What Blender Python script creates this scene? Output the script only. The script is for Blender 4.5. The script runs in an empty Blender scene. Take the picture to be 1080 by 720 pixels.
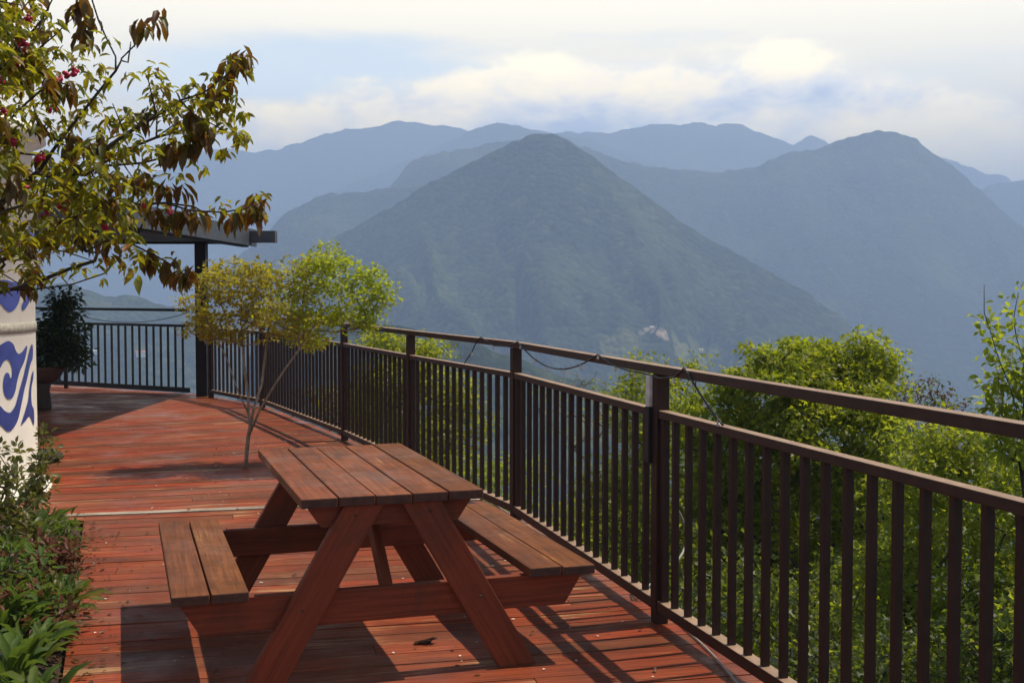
import bpy, bmesh, math, random
import numpy as np
from mathutils import Vector, Matrix
from mathutils.bvhtree import BVHTree
from mathutils.geometry import tessellate_polygon

random.seed(7)
rng = np.random.default_rng(11)
SC = bpy.context.scene
COL = SC.collection
PI = math.pi

# ------------------------------------------------------------------ camera
F, HC, PITCH = 1254.0, 1.55, 0.0453          # focal length in photo pixels, eye height, tilt down
cam = bpy.data.objects.new('camera', bpy.data.cameras.new('camera'))
COL.objects.link(cam)
cam.location = (0, 0, HC)
cam.rotation_euler = (PI/2 - PITCH, 0, 0)
cam.data.sensor_width = 36
cam.data.lens = 36*F/1080
cam.data.clip_start = 0.05
cam.data.clip_end = 30000
SC.camera = cam

def ray(px, py):
    a, b = (px-540)/F, (360-py)/F
    c, s = math.cos(PITCH), math.sin(PITCH)
    return Vector((a, c + b*s, -s + b*c))
def at(px, py, d):                            # point seen at (px,py) at distance d along +Y
    r = ray(px, py); k = d/r.y
    return Vector((0, 0, HC)) + r*k
def ground_at(px, py, z=0.0):
    r = ray(px, py); k = (z-HC)/r.z
    return Vector((0, 0, HC)) + r*k

# ------------------------------------------------------------------ tagging helpers
def tag(o, label=None, cat=None, group=None, kind=None):
    if label: o['label'] = label
    if cat: o['category'] = cat
    if group: o['group'] = group
    if kind: o['kind'] = kind
    return o
def empty(name, loc=(0, 0, 0), rz=0.0):
    o = bpy.data.objects.new(name, None); COL.objects.link(o)
    o.location = loc; o.rotation_euler = (0, 0, rz); o.empty_display_size = .1
    return o

class MB:
    """collects boxes, tubes, lathes, leaves ... and links them as ONE mesh object"""
    def __init__(s): s.v = []; s.f = []; s.uv = []; s.n = 0; s.smooth = []; s.mi = []; s.ends = None
    def add(s, verts, faces, uvs=None, smooth=False, mi=None):
        verts = [tuple(p) for p in verts]
        for f in faces:
            s.f.append(tuple(i+s.n for i in f))
            s.smooth.append(smooth)
        s.mi += list(mi) if mi else [0]*len(faces)
        if uvs is None: uvs = [[(verts[i][0], verts[i][1]) for i in f] for f in faces]
        s.uv += uvs
        s.v += verts; s.n += len(verts)
        return s
    def beam(s, p0, p1, w, h, up=(0, 0, 1), cut0=0.0, cut1=0.0):
        """box from p0 to p1 (axis), w across, h along up; cut shifts the lower edge of an end along the axis"""
        p0, p1, up = Vector(p0), Vector(p1), Vector(up)
        ax = (p1-p0); L = ax.length; ax.normalize()
        side = ax.cross(up).normalized(); up = side.cross(ax).normalized()
        vs = []
        for p, c, sg in ((p0, cut0, 1), (p1, cut1, -1)):
            for a, b in ((-1, -1), (1, -1), (1, 1), (-1, 1)):
                q = p + side*(a*w/2) + up*(b*h/2)
                if b < 0: q = q + ax*(c*sg)
                vs.append(q)
        fs = [(0, 1, 2, 3), (7, 6, 5, 4), (4, 5, 1, 0), (5, 6, 2, 1), (6, 7, 3, 2), (7, 4, 0, 3)]
        o = random.random()*50
        def uv(i):
            d = vs[i]-p0
            return (d.dot(ax)+o, d.dot(side)+d.dot(up)*.99+o)
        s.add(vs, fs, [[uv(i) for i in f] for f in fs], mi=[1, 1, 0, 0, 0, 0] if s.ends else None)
        return s
    def board(s, poly, y, th):
        """flat board: outline in the x-z plane, thickness th about y; its grain runs up the board"""
        n = len(poly); vs = [(a, y-th/2, b) for a, b in poly]+[(a, y+th/2, b) for a, b in poly]
        fs = [tuple(range(n)), tuple(range(2*n-1, n-1, -1))]+[(i+n, (i+1) % n+n, (i+1) % n, i) for i in range(n)]
        ax = (Vector(poly[2])-Vector(poly[1])).normalized(); o = random.random()*40
        uv = lambda i: ((vs[i][0]*ax.x+vs[i][2]*ax.y)+o, (vs[i][0]*ax.y-vs[i][2]*ax.x)+vs[i][1])
        s.add(vs, fs, [[uv(i) for i in f] for f in fs]); return s
    def box(s, c, d): return s.beam((c[0]-d[0]/2, c[1], c[2]), (c[0]+d[0]/2, c[1], c[2]), d[1], d[2])
    def tube(s, pts, rad, n=8, caps=True):
        pts = [Vector(p) for p in pts]
        if not hasattr(rad, '__len__'): rad = [rad]*len(pts)
        t0 = (pts[1]-pts[0]).normalized()
        u = t0.cross(Vector((.31, .2, .93))).normalized()
        vs, fs = [], []
        for i, p in enumerate(pts):
            t = (pts[min(i+1, len(pts)-1)]-pts[max(i-1, 0)])
            if t.length < 1e-9: t = t0
            t.normalize(); u = (u - t*u.dot(t)).normalized(); w = t.cross(u)
            for k in range(n):
                a = 2*PI*k/n
                vs.append(p + (u*math.cos(a)+w*math.sin(a))*rad[i])
        for i in range(len(pts)-1):
            for k in range(n):
                fs.append((i*n+k, i*n+(k+1) % n, (i+1)*n+(k+1) % n, (i+1)*n+k))
        if caps:
            fs.append(tuple(range(n-1, -1, -1))); m = (len(pts)-1)*n; fs.append(tuple(range(m, m+n)))
        s.add(vs, fs, smooth=True); return s
    def lathe(s, prof, c=(0, 0, 0), n=24, wob=0.0):
        vs, fs = [], []
        for r, z in prof:
            for k in range(n):
                a = 2*PI*k/n; rr = r*(1+wob*math.sin(3*a+z*9))
                vs.append((c[0]+rr*math.cos(a), c[1]+rr*math.sin(a), c[2]+z))
        for i in range(len(prof)-1):
            for k in range(n): fs.append((i*n+k, i*n+(k+1) % n, (i+1)*n+(k+1) % n, (i+1)*n+k))
        if prof[0][0] > 1e-4: fs.append(tuple(range(n-1, -1, -1)))
        if prof[-1][0] > 1e-4: m = (len(prof)-1)*n; fs.append(tuple(range(m, m+n)))
        s.add(vs, fs, smooth=True); return s
    def ball(s, c, r, n=8, sq=(1, 1, 1), wob=0.0, seed=0):
        R = random.Random(seed); vs, fs = [], []
        m = max(4, n//2)
        for i in range(m+1):
            th = PI*i/m
            for k in range(n):
                a = 2*PI*k/n; q = 1+wob*(R.random()-.5)
                vs.append((c[0]+r*q*sq[0]*math.sin(th)*math.cos(a), c[1]+r*q*sq[1]*math.sin(th)*math.sin(a), c[2]+r*q*sq[2]*math.cos(th)))
        for i in range(m):
            for k in range(n): fs.append((i*n+k, (i+1)*n+k, (i+1)*n+(k+1) % n, i*n+(k+1) % n))
        s.add(vs, fs, smooth=True); return s
    def mesh(s, name):
        me = bpy.data.meshes.new(name)
        me.from_pydata(s.v, [], s.f)
        uvl = me.uv_layers.new(name='UVMap')
        flat = [c for f in s.uv for p in f for c in p]
        uvl.data.foreach_set('uv', flat)
        me.polygons.foreach_set('use_smooth', s.smooth)
        me.update(); return me
    def build(s, name, mat, parent=None, bevel=0.0, loc=None):
        o = bpy.data.objects.new(name, s.mesh(name)); COL.objects.link(o)
        o.data.materials.append(mat)
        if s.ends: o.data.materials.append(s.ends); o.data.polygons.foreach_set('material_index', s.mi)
        if parent: o.parent = parent
        if loc: o.location = loc
        if bevel:
            b = o.modifiers.new('bevel', 'BEVEL'); b.width = bevel; b.segments = 2; b.limit_method = 'ANGLE'
            b.harden_normals = False
        return o

# ------------------------------------------------------------------ numpy value noise
_H = np.random.default_rng(5).random((256, 256))
def vnoise(x, y):
    xi, yi = np.floor(x).astype(int), np.floor(y).astype(int)
    fx, fy = x-xi, y-yi
    fx = fx*fx*(3-2*fx); fy = fy*fy*(3-2*fy)
    h = lambda a, b: _H[a & 255, b & 255]
    return (h(xi, yi)*(1-fx)+h(xi+1, yi)*fx)*(1-fy) + (h(xi, yi+1)*(1-fx)+h(xi+1, yi+1)*fx)*fy
def fbm(x, y, o=4, g=.5):
    a, s, t = 1.0, 0.0, 0.0
    for i in range(o):
        s = s + a*vnoise(x*2**i+17*i, y*2**i+31*i); t += a; a *= g
    return s/t
def ridged(x, y, o=3):
    a, s, t = 1.0, 0.0, 0.0
    for i in range(o):
        s = s + a*(1-np.abs(2*vnoise(x*2**i+7*i, y*2**i+13*i)-1)); t += a; a *= .5
    return s/t

# ------------------------------------------------------------------ materials
def new_mat(name):
    m = bpy.data.materials.new(name); m.use_nodes = True
    nt = m.node_tree; nt.nodes.clear()
    return m, nt, nt.nodes, nt.links
def N(nt, typ, **kw):
    n = nt.nodes.new(typ)
    for k, v in kw.items():
        if k.startswith('i_'): n.inputs[k[2:].replace('_', ' ')].default_value = v
        else: setattr(n, k, v)
    return n
def ramp(nt, stops, fac=None, interp='LINEAR'):
    r = nt.nodes.new('ShaderNodeValToRGB'); e = r.color_ramp; e.interpolation = interp
    while len(e.elements) < len(stops): e.elements.new(.5)
    for el, (p, c) in zip(e.elements, stops):
        el.position = p; el.color = (c, c, c, 1) if not hasattr(c, '__len__') else (*c, 1)
    if fac is not None: nt.links.new(fac, r.inputs[0])
    return r
def mix(nt, fac, a, b, mode='MIX'):
    n = nt.nodes.new('ShaderNodeMix'); n.data_type = 'RGBA'; n.blend_type = mode
    for sock, v in ((n.inputs[0], fac), (n.inputs[6], a), (n.inputs[7], b)):
        if hasattr(v, 'links') or hasattr(v, 'is_output'): nt.links.new(v, sock)
        elif hasattr(v, '__len__'): sock.default_value = (*v, 1)
        else: sock.default_value = v
    return n.outputs[2]
def math_n(nt, op, a, b=None, clamp=False):
    n = nt.nodes.new('ShaderNodeMath'); n.operation = op; n.use_clamp = clamp
    for i, v in enumerate((a, b)):
        if v is None: continue
        if hasattr(v, 'is_output'): nt.links.new(v, n.inputs[i])
        else: n.inputs[i].default_value = v
    return n.outputs[0]
def noise(nt, vec, scale, detail=4, rough=.55, dist=0.0):
    n = nt.nodes.new('ShaderNodeTexNoise'); n.inputs['Scale'].default_value = scale
    n.inputs['Detail'].default_value = detail; n.inputs['Roughness'].default_value = rough
    n.inputs['Distortion'].default_value = dist
    if vec is not None: nt.links.new(vec, n.inputs['Vector'])
    return n.outputs['Fac']
def scaled(nt, vec, sc):
    n = nt.nodes.new('ShaderNodeMapping'); n.inputs['Scale'].default_value = sc
    nt.links.new(vec, n.inputs['Vector']); return n.outputs[0]
def finish(nt, color, rough=.6, bump=None, bstr=.3, bdist=.01, metal=0.0, spec=.5, nrm=None):
    b = nt.nodes.new('ShaderNodeBsdfPrincipled'); o = nt.nodes.new('ShaderNodeOutputMaterial')
    if hasattr(color, 'is_output'): nt.links.new(color, b.inputs['Base Color'])
    else: b.inputs['Base Color'].default_value = (*color, 1)
    if hasattr(rough, 'is_output'): nt.links.new(rough, b.inputs['Roughness'])
    else: b.inputs['Roughness'].default_value = rough
    b.inputs['Metallic'].default_value = metal
    b.inputs['Specular IOR Level'].default_value = spec
    if bump is not None:
        bn = nt.nodes.new('ShaderNodeBump'); bn.inputs['Strength'].default_value = bstr
        bn.inputs['Distance'].default_value = bdist
        nt.links.new(bump, bn.inputs['Height']); nt.links.new(bn.outputs[0], b.inputs['Normal'])
    nt.links.new(b.outputs[0], o.inputs['Surface']); return b

def wood_mat(name, tints, weather, wstart=.62, wet=.5, grain=.6, scuff=.5, spec=.14, blotch=2.5, bl=.45, worn=0.0):
    """painted timber: UV x runs along the board; tints picked board by board"""
    m, nt, ns, ln = new_mat(name)
    uv = N(nt, 'ShaderNodeUVMap').outputs[0]
    isl = N(nt, 'ShaderNodeNewGeometry').outputs['Random Per Island']
    off = N(nt, 'ShaderNodeCombineXYZ'); ln.new(math_n(nt, 'MULTIPLY', isl, 91.0), off.inputs[0]); ln.new(math_n(nt, 'MULTIPLY', isl, 57.0), off.inputs[1])
    va = N(nt, 'ShaderNodeVectorMath'); ln.new(uv, va.inputs[0]); ln.new(off.outputs[0], va.inputs[1])
    vec = va.outputs[0]
    obj = N(nt, 'ShaderNodeTexCoord').outputs['Object']
    base = ramp(nt, tints, isl).outputs[0]
    g = noise(nt, scaled(nt, vec, (2.2, 60, 1)), 1.0, 5, .6, .4)
    g2 = noise(nt, scaled(nt, vec, (6, 150, 1)), 1.0, 3, .6)
    broad = noise(nt, scaled(nt, vec, (1.1, 5, 1)), 1.0, 4, .6)
    big = noise(nt, obj, 1.3, 4, .6)
    c = mix(nt, math_n(nt, 'MULTIPLY', ramp(nt, [(.35, 1.0), (.62, 0.0)], g).outputs[0], grain), base, (.035, .017, .012))
    dk = ramp(nt, [(.3, 1.0), (.52, 0.0)], broad).outputs[0]
    c = mix(nt, math_n(nt, 'MULTIPLY', dk, scuff), c, (.05, .024, .016))
    # paint worn through: streaks along the board, more on some boards than on others
    w = math_n(nt, 'ADD', broad, math_n(nt, 'MULTIPLY', math_n(nt, 'SUBTRACT', g, .5), .55))
    w = math_n(nt, 'ADD', w, math_n(nt, 'MULTIPLY', math_n(nt, 'SUBTRACT', big, .5), .35))
    w = ramp(nt, [(wstart, 0.0), (wstart+.1, 1.0)], w).outputs[0]
    c = mix(nt, math_n(nt, 'MULTIPLY', w, .8), c, weather)
    c = mix(nt, math_n(nt, 'MULTIPLY', g2, .22), c, (.02, .012, .01))
    bt = noise(nt, obj, blotch, 6, .7, .6)
    c = mix(nt, math_n(nt, 'MULTIPLY', ramp(nt, [(.52, 0.0), (.66, 1.0)], bt).outputs[0], bl), c, (.055, .032, .022))
    if worn:                                       # paint trodden thin and chalky along the walkway
        wn = noise(nt, obj, .42, 5, .6, .5)
        wf = math_n(nt, 'MULTIPLY', ramp(nt, [(.46, 0.0), (.62, 1.0)], wn).outputs[0], ramp(nt, [(.25, .25), (.7, 1.0)], g).outputs[0])
        c = mix(nt, math_n(nt, 'MULTIPLY', wf, worn), c, (.40, .19, .115))
    r = ramp(nt, [(.35, wet-.2), (.6, wet+.22)], noise(nt, obj, 1.7, 5, .7)).outputs[0]
    h = math_n(nt, 'ADD', g, math_n(nt, 'MULTIPLY', g2, .6))
    finish(nt, c, r, h, .6, .004, spec=spec)
    return m

def leaf_mat(name, stops, trans=(.25, .32, .03), tfac=.35, rough=.45, spec=.4):
    m, nt, ns, ln = new_mat(name)
    isl = N(nt, 'ShaderNodeNewGeometry').outputs['Random Per Island']
    obj = N(nt, 'ShaderNodeTexCoord').outputs['Object']
    c = ramp(nt, stops, isl).outputs[0]
    n2 = noise(nt, obj, 2.2, 2)
    hs = N(nt, 'ShaderNodeHueSaturation'); ln.new(c, hs.inputs['Color'])
    ln.new(ramp(nt, [(.3, .75), (.7, 1.25)], n2).outputs[0], hs.inputs['Value'])
    c = hs.outputs[0]
    b = N(nt, 'ShaderNodeBsdfPrincipled'); ln.new(c, b.inputs['Base Color']); b.inputs['Roughness'].default_value = rough
    b.inputs['Specular IOR Level'].default_value = spec
    t = N(nt, 'ShaderNodeBsdfTranslucent'); ln.new(mix(nt, .7, c, trans), t.inputs['Color'])
    ms = N(nt, 'ShaderNodeMixShader'); ms.inputs[0].default_value = tfac
    ln.new(b.outputs[0], ms.inputs[1]); ln.new(t.outputs[0], ms.inputs[2])
    o = N(nt, 'ShaderNodeOutputMaterial'); ln.new(ms.outputs[0], o.inputs['Surface'])
    return m

def sunlit_dusty_mat(name, col, sunlit_dust):
    """paint whose level faces are paler: dustiness and sunlight put into one colour"""
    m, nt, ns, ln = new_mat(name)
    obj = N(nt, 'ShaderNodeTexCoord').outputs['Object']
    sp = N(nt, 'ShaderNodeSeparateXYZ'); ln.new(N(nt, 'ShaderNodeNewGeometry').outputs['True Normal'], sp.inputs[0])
    f = ramp(nt, [(.6, 0.0), (.9, 1.0)], sp.outputs[2]).outputs[0]  # mask of level faces, where sunlight and dustiness are painted in
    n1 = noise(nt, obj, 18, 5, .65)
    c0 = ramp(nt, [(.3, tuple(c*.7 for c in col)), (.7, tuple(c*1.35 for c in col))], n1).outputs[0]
    c1 = ramp(nt, [(.3, tuple(c*.6 for c in sunlit_dust)), (.65, sunlit_dust)], noise(nt, obj, 7, 6, .7)).outputs[0]
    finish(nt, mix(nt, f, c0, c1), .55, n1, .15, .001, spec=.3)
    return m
def plain_mat(name, col, var=.25, scale=8, rough=.6, bstr=.2, bdist=.003, metal=0.0, dark=None, spec=.5):
    m, nt, ns, ln = new_mat(name)
    obj = N(nt, 'ShaderNodeTexCoord').outputs['Object']
    n1 = noise(nt, obj, scale, 6, .6); n2 = noise(nt, obj, scale*6, 3)
    d = dark or tuple(c*(1-var) for c in col); l = tuple(min(1, c*(1+var)) for c in col)
    c = ramp(nt, [(.3, d), (.7, l)], n1).outputs[0]
    r = ramp(nt, [(.3, max(.05, rough-.12)), (.7, min(1, rough+.12))], n1).outputs[0]
    finish(nt, c, r, n2, bstr, bdist, metal, spec)
    return m

M = {}
M['deck'] = wood_mat('deck_paint', [(0, (0.335, 0.0534, 0.0138)), (.14, (0.400, 0.0578, 0.0162)), (.28, (0.260, 0.0491, 0.0150)), (.42, (0.372, 0.0636, 0.0173)), (.55, (0.205, 0.0578, 0.0207)), (.66, (0.391, 0.0606, 0.0162)), (.78, (0.177, 0.0578, 0.0230)), (.88, (0.409, 0.0708, 0.0184)), (1, (0.242, 0.0759, 0.0277))],
                     (0.465, 0.2673, 0.1267), .61, .50, .6, .55, bl=.35, worn=.30)
M['seam'] = wood_mat('bleached_board', [(0, (.55, .46, .36)), (1, (.45, .36, .27))], (.70, .62, .50), .50, .6, .5, .6)
M['table'] = wood_mat('table_stain', [(0, (0.250, 0.0855, 0.0297)), (.3, (0.280, 0.0792, 0.0290)), (.55, (0.210, 0.0765, 0.0277)), (.75, (0.310, 0.0882, 0.0330)), (1, (0.270, 0.0990, 0.0330))],
                      (0.360, 0.1890, 0.0726), .64, .58, .5, .75, blotch=8.0, bl=.6)
M['bench'] = wood_mat('bench_stain', [(0, (0.200, 0.0718, 0.0294)), (.5, (0.240, 0.0782, 0.0294)), (1, (0.290, 0.1104, 0.0315))],
                      (0.360, 0.2024, 0.0700), .64, .58, .5, .7, blotch=7.0, bl=.5)
M['shaded_endgrain'] = plain_mat('shaded_end_grain', (.060, .028, .018), .5, 40, .85, .5, .003)  # board ends: weathered end grain, deepened with shade put into the colour
M['frame'] = wood_mat('table_frame_stain', [(0, (.21, .054, .026)), (.5, (.24, .060, .028)), (1, (.19, .050, .025))],
                      (.22, .09, .05), .84, .5, .45, .35)
M['rail'] = plain_mat('brown_rail_paint', (.032, .0145, .0095), .3, 14, .6, .15, .001, spec=.25)
M['sunlit_dusty'] = sunlit_dusty_mat('sunlit_dusty_rail_paint', (.036, .017, .011), (.36, .24, .16))
M['black'] = plain_mat('black_metal', (.010, .0095, .010), .3, 10, .55, .1, .001, spec=.3)
M['steel'] = plain_mat('dull_steel', (.62, .62, .58), .2, 12, .4, .2, .001, dark=(.36, .36, .33))
M['roof'] = plain_mat('grey_roof_sheet', (.045, .052, .064), .15, 3, .55, .1, .002)
M['cable'] = plain_mat('white_cable', (.30, .29, .27), .2, 10, .5)
M['wire'] = plain_mat('dark_wire', (.02, .02, .02), .2, 10, .5)
M['plaster'] = plain_mat('white_plaster', (.86, .83, .74), .03, 5, .75, .2, .003, dark=(.79, .76, .67))
M['blue'] = plain_mat('blue_paint', (.045, .065, .27), .22, 9, .5, .15, .001)
M['stone_band'] = plain_mat('carved_stone', (.36, .34, .28), .35, 40, .85, .5, .003)
M['rock'] = plain_mat('pale_stone', (.34, .30, .25), .3, 14, .85, .6, .01)
M['darkstone'] = plain_mat('dark_stone', (.025, .022, .02), .4, 14, .8, .5, .01)
M['terracotta'] = plain_mat('brown_clay', (.085, .042, .028), .3, 14, .75, .3, .003)
M['soil'] = plain_mat('bed_soil', (.045, .028, .018), .5, 22, .95, .9, .02)
M['bark'] = plain_mat('grey_bark', (.21, .165, .12), .4, 26, .85, .7, .004)
M['darkbark'] = plain_mat('dark_bark', (.050, .036, .028), .4, 26, .85, .7, .004)
M['lamp'] = plain_mat('bulb_glass', (.55, .55, .52), .1, 30, .2)
M['berry'] = plain_mat('pink_berries', (.46, .014, .06), .4, 60, .35)
M['white_petal'] = plain_mat('white_petals', (.72, .72, .66), .1, 40, .6)
M['housewall'] = plain_mat('house_wall', (.80, .79, .76), .05, .2, .8)
M['houseroof'] = plain_mat('house_roof', (.50, .47, .45), .2, .3, .7)
M['redroof'] = plain_mat('red_roof', (.35, .12, .08), .2, .3, .7)
M['dryleaf'] = plain_mat('dry_leaf', (.06, .035, .02), .4, 30, .7)

M['cherry_big'] = leaf_mat('cherry_old_leaves', [(0, (.050, .020, .010)), (.3, (.070, .055, .010)), (.55, (.050, .075, .012)), (.8, (.110, .040, .012)), (1, (.080, .085, .014))], (.38, .17, .015), .42, .42)
M['cherry_small'] = leaf_mat('cherry_young_leaves', [(0, (.12, .145, .012)), (.2, (.060, .100, .012)), (.4, (.125, .155, .012)), (.55, (.23, .125, .012)), (.68, (.070, .110, .012)), (.82, (.22, .065, .014)), (.9, (.10, .135, .012)), (1, (.18, .165, .014))], (.56, .52, .02), .50, .45)
M['maple'] = leaf_mat('small_maple_leaves', [(0, (.22, .19, .022)), (.35, (.20, .20, .020)), (.7, (.16, .19, .018)), (1, (.25, .17, .030))], (.72, .60, .03), .52)
M['maple_lime'] = leaf_mat('lime_maple_leaves', [(0, (.18, .24, .016)), (.5, (.22, .26, .018)), (1, (.15, .22, .015))], (.68, .76, .03), .55)
M['green'] = leaf_mat('green_leaves', [(0, (.085, .135, .008)), (.4, (.145, .19, .010)), (.75, (.19, .205, .012)), (1, (.23, .21, .018))], (.58, .66, .02), .52)
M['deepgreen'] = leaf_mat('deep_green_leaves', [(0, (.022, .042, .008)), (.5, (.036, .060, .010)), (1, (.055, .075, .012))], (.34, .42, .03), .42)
M['yellowgreen'] = leaf_mat('yellow_green_leaves', [(0, (.11, .17, .012)), (.4, (.155, .20, .015)), (.8, (.20, .21, .018)), (1, (.17, .145, .022))], (.64, .68, .03), .54)
M['bright'] = leaf_mat('bright_leaves', [(0, (.080, .13, .014)), (.5, (.125, .175, .018)), (1, (.17, .19, .026))], (.66, .74, .04), .55)
M['rust'] = leaf_mat('rusty_leaves', [(0, (.09, .035, .018)), (.5, (.12, .055, .020)), (1, (.07, .055, .018))], (.30, .14, .03), .3)
M['bed_green'] = leaf_mat('bed_leaves', [(0, (.040, .085, .014)), (.5, (.070, .125, .020)), (.8, (.10, .14, .022)), (1, (.055, .10, .018))], (.26, .38, .04), .32, .6, .25)
M['bed_red'] = leaf_mat('red_bed_leaves', [(0, (.10, .028, .020)), (.5, (.15, .050, .030)), (.8, (.11, .080, .028)), (1, (.19, .060, .035))], (.30, .14, .05), .3, .5)
M['shrub'] = leaf_mat('shrub_leaves', [(0, (.055, .075, .018)), (.5, (.090, .100, .024)), (.8, (.13, .125, .030)), (1, (.12, .065, .025))], (.30, .32, .04), .34)
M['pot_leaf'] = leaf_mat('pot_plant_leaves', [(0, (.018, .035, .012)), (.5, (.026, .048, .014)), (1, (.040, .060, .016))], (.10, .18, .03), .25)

def forest_mat(name, patch=None):
    m, nt, ns, ln = new_mat(name)
    obj = N(nt, 'ShaderNodeTexCoord').outputs['Object']
    v = N(nt, 'ShaderNodeTexVoronoi'); v.inputs['Scale'].default_value = .15; ln.new(obj, v.inputs['Vector'])
    v2 = N(nt, 'ShaderNodeTexVoronoi'); v2.inputs['Scale'].default_value = .045; ln.new(obj, v2.inputs['Vector'])
    big = noise(nt, obj, .006, 6, .6, .3)
    sep = N(nt, 'ShaderNodeSeparateColor'); ln.new(v.outputs['Color'], sep.inputs[0])
    c1 = ramp(nt, [(0, (.006, .013, .007)), (.5, (.018, .033, .012)), (.85, (.050, .068, .018)), (1, (.105, .118, .032))], sep.outputs[0]).outputs[0]
    c2 = ramp(nt, [(.40, (.008, .017, .010)), (.52, (.020, .034, .014)), (.66, (.085, .102, .028))], big).outputs[0]
    c = mix(nt, .55, c1, c2)
    if patch:
        for (p, r, colr) in patch:
            d = N(nt, 'ShaderNodeVectorMath', operation='DISTANCE'); ln.new(obj, d.inputs[0]); d.inputs[1].default_value = p
            e = math_n(nt, 'ADD', d.outputs['Value'], math_n(nt, 'MULTIPLY', math_n(nt, 'SUBTRACT', noise(nt, obj, .05, 4), .5), r*1.5))
            f = ramp(nt, [(.75, 1.0), (1.0, 0.0)], math_n(nt, 'DIVIDE', e, r)).outputs[0]
            c = mix(nt, f, c, colr)
    h = math_n(nt, 'SUBTRACT', 1.0, v.outputs['Distance'])
    h = math_n(nt, 'SUBTRACT', h, math_n(nt, 'MULTIPLY', v2.outputs['Distance'], .8))
    finish(nt, c, .9, h, .8, 4.0, spec=.1)
    return m

# ------------------------------------------------------------------ GROUND, HILLS (real terrain, each at its own distance)
def ground_z(x, y):
    r = np.hypot(x, y)
    z = -3.3 - .13*np.clip(r-8, 0, 20) - .55*np.clip(r-28, 0, 420)
    z = z + np.where(r > 12, (fbm(x/9, y/9, 3)-.5)*np.clip((r-12)/10, 0, 1)*2.0, 0)
    z = z + np.where(r > 60, (fbm(x/120, y/120, 4)-.5)*np.clip((r-60)/200, 0, 1)*90, 0)
    return z
def grid_obj(name, X, Y, Z, mat, wrap=False):
    na, nv = X.shape
    me = bpy.data.meshes.new(name)
    co = np.stack([X, Y, Z], -1).reshape(-1, 3)
    i = np.arange(na if wrap else na-1)[:, None]; j = np.arange(nv-1)[None, :]
    i2 = (i+1) % na
    q = np.stack([i*nv+j+0*i, i2*nv+j, i2*nv+j+1, i*nv+j+1], -1).reshape(-1, 4)
    me.vertices.add(len(co)); me.vertices.foreach_set('co', co.ravel())
    me.loops.add(q.size); me.loops.foreach_set('vertex_index', q.ravel())
    me.polygons.add(len(q)); me.polygons.foreach_set('loop_start', np.arange(0, q.size, 4)); me.polygons.foreach_set('loop_total', np.full(len(q), 4))
    me.polygons.foreach_set('use_smooth', np.ones(len(q), bool))
    me.update(calc_edges=True); me.validate()
    o = bpy.data.objects.new(name, me); COL.objects.link(o); me.materials.append(mat)
    return o

rr = np.concatenate([[0.01], np.linspace(3, 40, 40), np.geomspace(43, 6000, 90)])
aa = np.linspace(0, 2*PI, 240, endpoint=False)
A, R = np.meshgrid(aa, rr, indexing='ij')
gx, gy = R*np.sin(A), R*np.cos(A)
m, nt, ns, ln = new_mat('hillside_ground')
obj = N(nt, 'ShaderNodeTexCoord').outputs['Object']
c = ramp(nt, [(.3, (.012, .014, .006)), (.55, (.022, .030, .010)), (.75, (.04, .05, .016))], noise(nt, obj, 1.2, 8, .7)).outputs[0]
c = mix(nt, ramp(nt, [(.45, 0.0), (.6, 1.0)], noise(nt, obj, .004, 6, .6)).outputs[0], c, (.050, .066, .024))
finish(nt, c, .95, noise(nt, obj, 6, 6, .7), .8, .08, spec=.1)
ground = grid_obj('ground', gx, gy, ground_z(gx, gy), m, wrap=True); tag(ground, kind='structure')

BASE = -235.0
def mountain(name, sil, D, W, mat, na=360, nv=90, spur=.16, freq=7, seed=0, tilt=0.0, tree=4.0, back=None, ext=160, cr=9.0):
    """a ridge with its crest seen along `sil` (photo pixels) at distance D; slopes fall W metres to the front and behind"""
    xs = [p[0] for p in sil]; ys = [p[1] for p in sil]
    x0, x1 = xs[0]-ext, xs[-1]+ext
    px = np.linspace(x0, x1, na)
    py = np.interp(px, xs, ys)
    k = np.ones(5)/5; pad = np.pad(py, 2, mode='edge'); py = np.convolve(pad, k, 'valid') if na > 100 else py
    py = py + (fbm(px/46+seed*5, px*0+seed, 3)-.5)*cr + (fbm(px/13+seed*3, px*0+seed+.5, 2)-.5)*cr*.45
    # ends run down to the base
    el = (303.2-py)/F
    az = np.arctan((px-540)/F)
    Dd = D + tilt*(px-540)
    zc = HC + el*Dd
    down = np.clip(np.maximum(x0+ext-px, px-(x1-ext))/ext, 0, 1)
    zc = zc - (zc-BASE)*down**1.3
    v = np.concatenate([-np.linspace(1, 0, int(nv*.75))**1.15, np.linspace(0, 1, int(nv*.25)+1)[1:]])
    P, V = np.meshgrid(px, v, indexing='ij')
    i = np.arange(na)[:, None]
    r = Dd[:, None] + V*np.where(V < 0, W, back or W*.8)
    aV = np.abs(V)
    hgt = (zc[:, None]-BASE)
    base = BASE - 60*aV
    prof = 1-aV**.95
    s = P/1080*freq + seed*3.7
    warp = (fbm(s*1.3+9, V*3+seed, 3)-.5)*1.3
    rid = .45*(ridged(s+warp+V*.9, V*1.6+seed*2.1, 3)-.62) + .75*(fbm(s*1.1+warp*1.4+V*1.3, V*3.2+seed*1.7, 4)-.5)
    env = np.clip(aV*3.2, 0, 1)*(1-aV)**.7
    z = base + hgt*prof + hgt*spur*2.7*rid*env
    X = np.tan(az)[:, None]*r; Y = r*np.ones_like(X)
    rough = (fbm(X/30+seed, Y/30, 3)-.5)*2*tree*1.6 + (vnoise(X/9, Y/9)-.5)*tree*1.6
    z = z + rough*(.7+.3*np.clip(aV*6, 0, 1))
    o = grid_obj(name, X, Y, z, mat); tag(o, kind='structure')
    return o

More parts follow.
